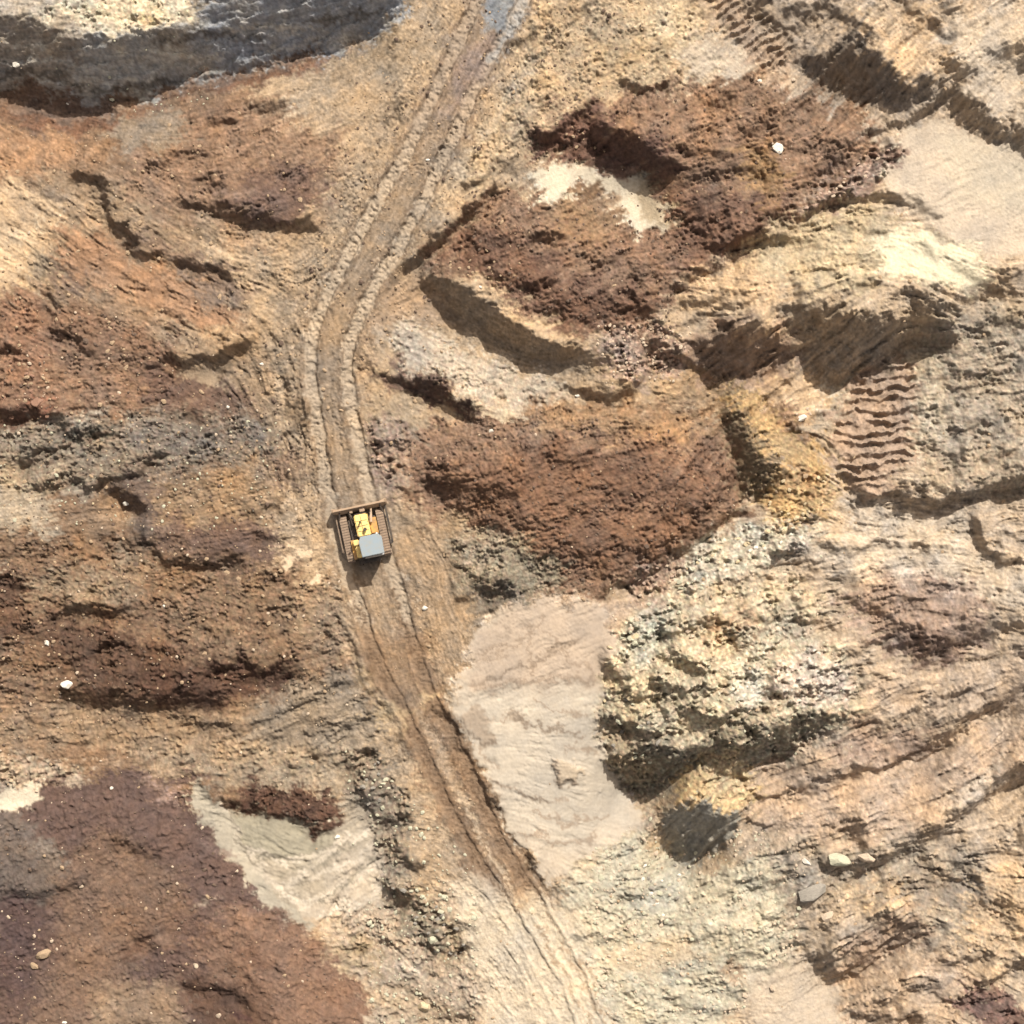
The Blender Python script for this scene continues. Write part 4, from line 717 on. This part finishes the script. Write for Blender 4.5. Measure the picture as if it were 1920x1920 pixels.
b_ = bmesh.new(); bx(b_, (.15, 1.80, .98), (.36, .34, .14), bev=.03); obj('cylinder_bracket', b_, bladem, blade); b_ = bmesh.new(); bx(b_, (-.62, 1.82, .95), (.22, .28, .14), bev=.03); obj('cylinder_bracket', b_, bladem, blade)
# ripper frame at the rear
b_ = bmesh.new(); bx(b_, (0, -1.75, .72), (1.5, .22, .3), bev=.03)
for sx in (-.6, 0, .6): bx(b_, (sx, -1.9, .5), (.08, .14, .8), bev=.01)
for sx in (-.45, .45): tube(b_, (sx, -1.5, .8), (sx, -1.8, .75), .07)
obj('ripper', b_, dark, doz)

# ------------------------------------------------------------------ rocks
def rmat(name, c, g=.18):
    m, t, bs = mat(name, .9, .2); nn, ln = t.nodes, t.links
    tc = nn.new('ShaderNodeTexCoord'); n1 = nn.new('ShaderNodeTexNoise'); n1.inputs['Scale'].default_value = 7; n1.inputs['Detail'].default_value = 6; n1.inputs['Roughness'].default_value = .7
    ln.new(tc.outputs['Object'], n1.inputs['Vector'])
    r = nn.new('ShaderNodeValToRGB'); r.color_ramp.elements[0].position = .3; r.color_ramp.elements[1].position = .65
    r.color_ramp.elements[0].color = (*[x * (1 - g * 1.6) for x in c], 1); r.color_ramp.elements[1].color = (*c, 1)
    ln.new(n1.outputs[0], r.inputs[0]); ln.new(r.outputs[0], bs.inputs['Base Color'])
    bp = nn.new('ShaderNodeBump'); bp.inputs['Distance'].default_value = .04; ln.new(n1.outputs[0], bp.inputs['Height']); ln.new(bp.outputs[0], bs.inputs['Normal'])
    return m
RM = dict(white=rmat('white_stone', (.72, .68, .60), .25), pale=rmat('pale_stone', (.47, .38, .29)), green=rmat('green_stone', (.42, .41, .31)),
    grey=rmat('grey_stone', (.25, .23, .20)), tan=rmat('tan_stone', (.34, .25, .165)), red=rmat('red_stone', (.26, .155, .11)), yellow=rmat('yellow_stone', (.50, .41, .27)), dark=rmat('dark_stone', (.12, .085, .065)), pink=rmat('pink_stone', (.42, .31, .25)))
def rockbm(seed, sub=2, flatz=.7, jag=.22):
    r = random.Random(seed); b_ = bmesh.new(); bmesh.ops.create_icosphere(b_, subdivisions=sub, radius=1)
    for k in range(16):                        # cut facets
        n = Vector((r.gauss(0, 1), r.gauss(0, 1), r.gauss(0, 1))).normalized(); d = r.uniform(.5, .8)
        for v in b_.verts:
            e = v.co.dot(n) - d
            if e > 0: v.co -= n * e
    ph = [r.uniform(0, 6) for _ in range(6)]
    for v in b_.verts:
        f = 1 + jag * .35 * math.sin(3.1 * v.co.x + ph[0]) * math.sin(2.7 * v.co.y + ph[1]) + jag * .12 * r.uniform(-1, 1)
        v.co *= f; v.co.z *= flatz
    return b_
def seat(o, px, py, sz, sink=.25):
    x, y = W(px, py); o.location = (x, y, Z(px, py) + sz * (1 - sink) * .6)
def boulder(px, py, wx, wy, hz, m, ang, label, name='boulder', cat='boulder', seed=1, group=None, sub=3):
    px, py = plan(px, py)
    o = obj(name, rockbm(seed, sub), RM[m]); o.scale = (wx / PPM / 2, wy / PPM / 2, hz / PPM / 1.4)
    o.rotation_euler = (0, 0, R(ang)); x, y = W(px, py); o.location = (x, y, Z(px, py) + hz / PPM * .14)
    o['label'] = label; o['category'] = cat
    if group: o['group'] = group
    return o
BL = [(1457,278,25,23,16,'white',20,'largest white boulder standing alone on the brown mound at upper right'),
 (126,1285,27,19,14,'white',15,'bright white pointed rock on dark brown soil near the left edge'),
 (88,1206,11,15,9,'white',0,'small upright white stone just above and left of the bright white rock'),
 (235,944,17,12,9,'white',-5,'white stone on brown soil below the grey crack at left'),
 (307,1136,10,10,7,'white',0,'small round white stone in brown soil between bulldozer and left edge'),
 (797,1140,15,12,9,'white',0,'white stone right of the track just below the bulldozer'),
 (632,1569,15,9,7,'white',15,'white stone lying on the sand sheet left of the lower track'),
 (1511,1616,26,11,12,'white',-40,'narrow white slab leaning among grey rocks at lower right'),
 (1522,1672,76,38,26,'grey',12,'large rounded grey boulder at lower right, biggest in its cluster'),
 (1570,1612,54,30,26,'green',8,'pale greenish boulder with pointed top beside the narrow white slab'),
 (1622,1606,40,22,20,'pale',-20,'pale wedge shaped boulder at the foot of the diagonal scarp'),
 (1552,1718,32,18,15,'pale',25,'pale flat rock below the large rounded grey boulder'),
 (794,1886,34,26,18,'yellow',10,'pale yellow boulder at the bottom left of the lower track'),
 (812,1762,28,24,18,'green',0,'greenish rounded rock at the foot of the grey rubble beside the track'),
 (80,1789,36,22,18,'tan',10,'tan boulder on the purple brown mound near the left edge'),
 (64,1812,20,16,12,'tan',-20,'smaller tan rock just below the tan boulder on the purple mound'),
 (367,1810,13,13,9,'pale',0,'pale round stone on the reddish part of the lower left mound'),
 (410,1904,14,13,9,'pale',10,'pale stone at the bottom edge on the lower left mound'),
 (1448,1853,18,13,12,'pale',-10,'lone pale stone on smooth sand at the bottom right'),
 (1504,784,22,15,12,'white',20,'whitish stone on the slope right of the yellow ridge'),
 (72,753,28,24,16,'red',15,'reddish clod of earth on the red slope at left'),
 (30,121,20,13,10,'white',10,'white stone on the shaded cliff at the upper left edge'),
 (1425,151,13,10,8,'white',0,'left one of two pale stones at the top rim of the brown mound'),
 (1487,149,11,9,7,'pale',0,'right one of two pale stones at the top rim of the brown mound'),
 (922,808,12,12,8,'white',0,'pale stone on yellowish soil above the mound right of the bulldozer'),
 (1004,815,10,9,7,'pale',0,'small pale stone at the upper edge of the mound right of the bulldozer'),
 (901,539,8,9,6,'white',0,'tiny white stone beside the upper end of the dark trench'),
 (802,300,10,6,5,'white',10,'tiny white stone in the middle of the upper track'),
 (490,683,11,8,6,'white',0,'tiny white stone left of the track above the bulldozer'),
 (427,763,8,8,6,'white',0,'tiny white stone on purple brown soil left of the track bend'),
 (405,815,8,9,6,'pale',0,'tiny pale stone on the grey soil left of the track'),
 (175,944,7,7,5,'yellow',0,'tiny yellowish stone left of the white stone below the crack'),
 (1083,742,11,8,7,'white',0,'white stone in the curved crack below the trench'),
 (122,1917,12,8,7,'white',0,'white stone at the bottom edge of the lower left mound'),
 (209,1478,9,7,5,'white',0,'small white stone near the top of the purple brown mound'),
 (153,1662,11,8,6,'pale',0,'small pale stone in the middle of the purple brown mound'),
 (126,194,7,6,5,'white',0,'tiny white speck of stone in the deep cliff shadow')]
for i, (px, py, wx, wy, hz, m, a, lab) in enumerate(BL):
    small = max(wx, wy) < 17
    boulder(px, py, wx, wy, hz, m, a, lab, 'stone' if small else 'boulder', 'stone' if small else 'boulder', seed=40 + i, sub=2 if small else 3)

# groups of alike rocks, one object each
def pip(x, y, pts):
    c = False; n = len(pts)
    for i in range(n):
        (x0, y0), (x1, y1) = pts[i], pts[(i + 1) % n]
        if (y0 > y) != (y1 > y) and x < (x1 - x0) * (y - y0) / (y1 - y0) + x0: c = not c
    return c
def inpoly(pts, r):
    xs = [p[0] for p in pts]; ys = [p[1] for p in pts]
    while True:
        x, y = r.uniform(min(xs), max(xs)), r.uniform(min(ys), max(ys))
        if pip(x, y, pts): return x, y
protos = {}
def proto(m, k, sub=1):
    if (m, k, sub) not in protos:
        b_ = rockbm(200 + k, sub, .75, .2); me = bpy.data.meshes.new('rock'); b_.to_mesh(me); b_.free(); me.materials.append(RM[m]); protos[(m, k, sub)] = me
    return protos[(m, k, sub)]
rr = random.Random(5)
CLU = [('1130 1180 1250 1140 1330 1170 1280 1240 1150 1260', 18, 8, 20, ('yellow','green','pale'), 'pale yellow rock in the rubble at the upper end of the rocky outcrop', 'rubble on the upper end of the rocky outcrop'),
 ('1130 1290 1200 1290 1260 1380 1200 1460 1140 1420', 16, 8, 20, ('green','yellow','grey'), 'grey green rock on the outcrop rim beside the sand fan', 'rocks on the outcrop rim beside the sand fan'),
 ('1300 1040 1400 985 1480 985 1500 1030 1380 1080 1250 1130', 20, 8, 18, ('green','yellow','white'), 'pale green rock in the band below the brown mound edge', 'pale green rocks below the brown mound edge'),
 ('1430 950 1470 900 1540 880 1560 950 1480 990', 18, 7, 14, ('yellow','yellow','tan'), 'ochre yellow rock in the bright yellow patch right of the mound', 'ochre rocks in the yellow patch'),
 ('1130 650 1160 615 1240 605 1280 640 1250 700 1180 712', 32, 6, 12, ('pink','pale','pink'), 'pinkish rock in the rubble at the right end of the trench', 'pink rubble at the end of the trench'),
 ('1505 395 1560 340 1620 300 1670 280 1620 350 1540 385', 24, 6, 12, ('pink','pink','pale'), 'pinkish rock in the strip right of the upper brown mound', 'pink rubble strip beside the upper mound'),
 ('660 1420 720 1430 770 1540 740 1560 690 1520', 18, 7, 14, ('green','grey','green'), 'grey green rock left of the lower dirt track', 'grey green rocks left of the lower track'),
 ('725 1650 790 1670 870 1750 870 1800 800 1780 740 1720', 30, 7, 15, ('green','grey','ogrey'), 'grey rock in the rubble slope beside the lower track', 'grey rubble slope beside the lower track'),
 ('1190 1620 1260 1600 1300 1660 1240 1720 1180 1690', 22, 6, 14, ('white','grey','green'), 'grey white rock in the pale rubble right of the lower track', 'grey white rubble right of the lower track'),
 ('0 640 80 640 100 780 0 790', 16, 8, 15, ('red','red','tan'), 'red clod on the red slope at the left edge', 'red clods on the left slope'),
 ('1180 1070 1260 1050 1290 1080 1200 1120', 14, 6, 11, ('pink','pale','red'), 'pinkish rock at the lower corner of the mound right of the bulldozer', 'pink rocks at the lower mound corner')]
nI = 0
for s, n, a, b2, ms, lab, grp in CLU:
    pts = P(s)
    for _ in range(n):
        px, py = plan(*inpoly(pts, rr)); sz = rr.uniform(a, b2); m = ms[rr.randrange(3)]; m = 'grey' if m == 'ogrey' else m
        o = bpy.data.objects.new('rock', proto(m, rr.randrange(4))); col.objects.link(o)
        o.scale = (sz / PPM / 2 * rr.uniform(.8, 1.5), sz / PPM / 2 * rr.uniform(.6, 1), sz / PPM / 2 * rr.uniform(.6, 1.0))
        o.rotation_euler = (rr.uniform(-.3, .3), rr.uniform(-.3, .3), rr.uniform(-.5, 1.0)); x, y = W(px, py); o.location = (x, y, Z(px, py) + sz / PPM * .1)
        o['label'] = lab; o['category'] = 'rock'; o['group'] = grp

# loose stones too many to count: one object per colour
def scatter(name, m, specs, seed, label):
    r = np.random.default_rng(seed); pb = []
    for k in range(4):
        b_ = rockbm(300 + k, 1, .75, .25); b_.verts.ensure_lookup_table()
        # 42 verts/80 tris -> take the 12/20 version
        b_.free(); b_ = bmesh.new(); bmesh.ops.create_icosphere(b_, subdivisions=1, radius=1)
        q = random.Random(k); vs = np.array([[c * q.uniform(.7, 1.2) for c in v.co] for v in b_.verts]); fs = np.array([[v.index for v in f.verts] for f in b_.faces]); b_.free(); pb.append((vs, fs))
    V, F = [], []; off = 0
    for s, n, a, b2 in specs:
        pts = P(s); q = random.Random(seed + n)
        for _ in range(n):
            px, py = inpoly(pts, q)
            j, i = int((py - O) / CELL), int((px - O) / CELL)
            if not (0 <= i < N and 0 <= j < N): continue
            if T['smooth'][j, i] > .6 and q.random() > .06: continue
            if steep[j, i] > .45 and q.random() > .12: continue
            if 605 < px < 745 and 935 < py < 1080: continue
            sz = (a + (b2 - a) * q.random() ** 3) / PPM / 2; vs, fs = pb[q.randrange(4)]
            c, s_ = math.cos(q.uniform(0, 6.3)), math.sin(q.uniform(0, 6.3)); x, y = W(px, py)
            v = vs * sz * np.array([q.uniform(.8, 1.5), q.uniform(.7, 1.1), q.uniform(.6, .9)])
            v = np.stack([v[:, 0] * c - v[:, 1] * s_, v[:, 0] * s_ + v[:, 1] * c, v[:, 2]], -1) + np.array([x, y, h[j, i] + sz * .25])
            V.append(v); F.append(fs + off); off += len(v)
    V = np.concatenate(V); F = np.concatenate(F)
    me = bpy.data.meshes.new(name); me.from_pydata(V.tolist(), [], F.tolist()); me.materials.append(RM[m])
    o = bpy.data.objects.new(name, me); col.objects.link(o); o['kind'] = 'stuff'; o['label'] = label; o['category'] = 'stones'
def ring(px, py, r): return ' '.join(f'{px + r * math.cos(t * 1.05):.0f} {py + r * math.sin(t * 1.05):.0f}' for t in range(6))
FR = [(ring(b_[0], b_[1], 1.5 * b_[2]), 14 if b_[2] > 20 else 6, 2, 6) for b_ in BL if b_[2] > 14]
ALL = '-60 -60 1980 -60 1980 1980 -60 1980'
scatter('loose_stones', 'pale', FR + [('0 560 560 640 660 1100 700 1500 0 1400', 300, 2, 7), ('0 1400 700 1400 680 1910 0 1910', 110, 2, 7), (ALL, 350, 2, 5), ('1100 1560 1500 1560 1500 1910 1100 1910', 500, 3, 9), ('1130 1100 1600 1000 1600 1400 1130 1400', 120, 3, 8), ('1120 610 1300 610 1300 720 1120 720', 120, 3, 8)], 1, 'pale loose pebbles strewn over the brown and rubbly ground')
scatter('loose_stones', 'green', [('1130 1100 1600 1000 1600 1600 1130 1600', 130, 3, 9), ('640 1400 900 1600 900 1910 700 1910', 350, 3, 9), ('1100 1560 1500 1560 1500 1910 1100 1910', 400, 3, 10), ('0 780 540 780 500 1000 0 1000', 250, 2, 7), ('100 0 380 0 380 200 100 200', 160, 3, 8)], 2, 'grey green loose stones in the rubbly parts of the pit')
scatter('dark_clods', 'dark', [('0 560 560 640 640 1300 0 1400', 800, 3, 8), ('1000 160 1680 160 1300 540 1000 300', 350, 3, 7), ('780 360 1280 360 1280 620 1000 600', 350, 3, 7), ('760 780 1380 780 1380 950 1100 1110 780 950', 450, 3, 7), ('0 1450 400 1520 690 1910 0 1910', 450, 3, 8), ('700 0 1300 0 700 700 560 600', 400, 3, 7)], 3, 'dark brown clods of earth scattered on the brown ground')
scatter('tan_clods', 'tan', [('0 200 600 300 640 1300 0 1400', 800, 3, 9), ('700 0 1300 0 700 900 560 600', 700, 3, 8), (ALL, 1200, 3, 8)], 4, 'tan clods of earth scattered along the track and slopes')
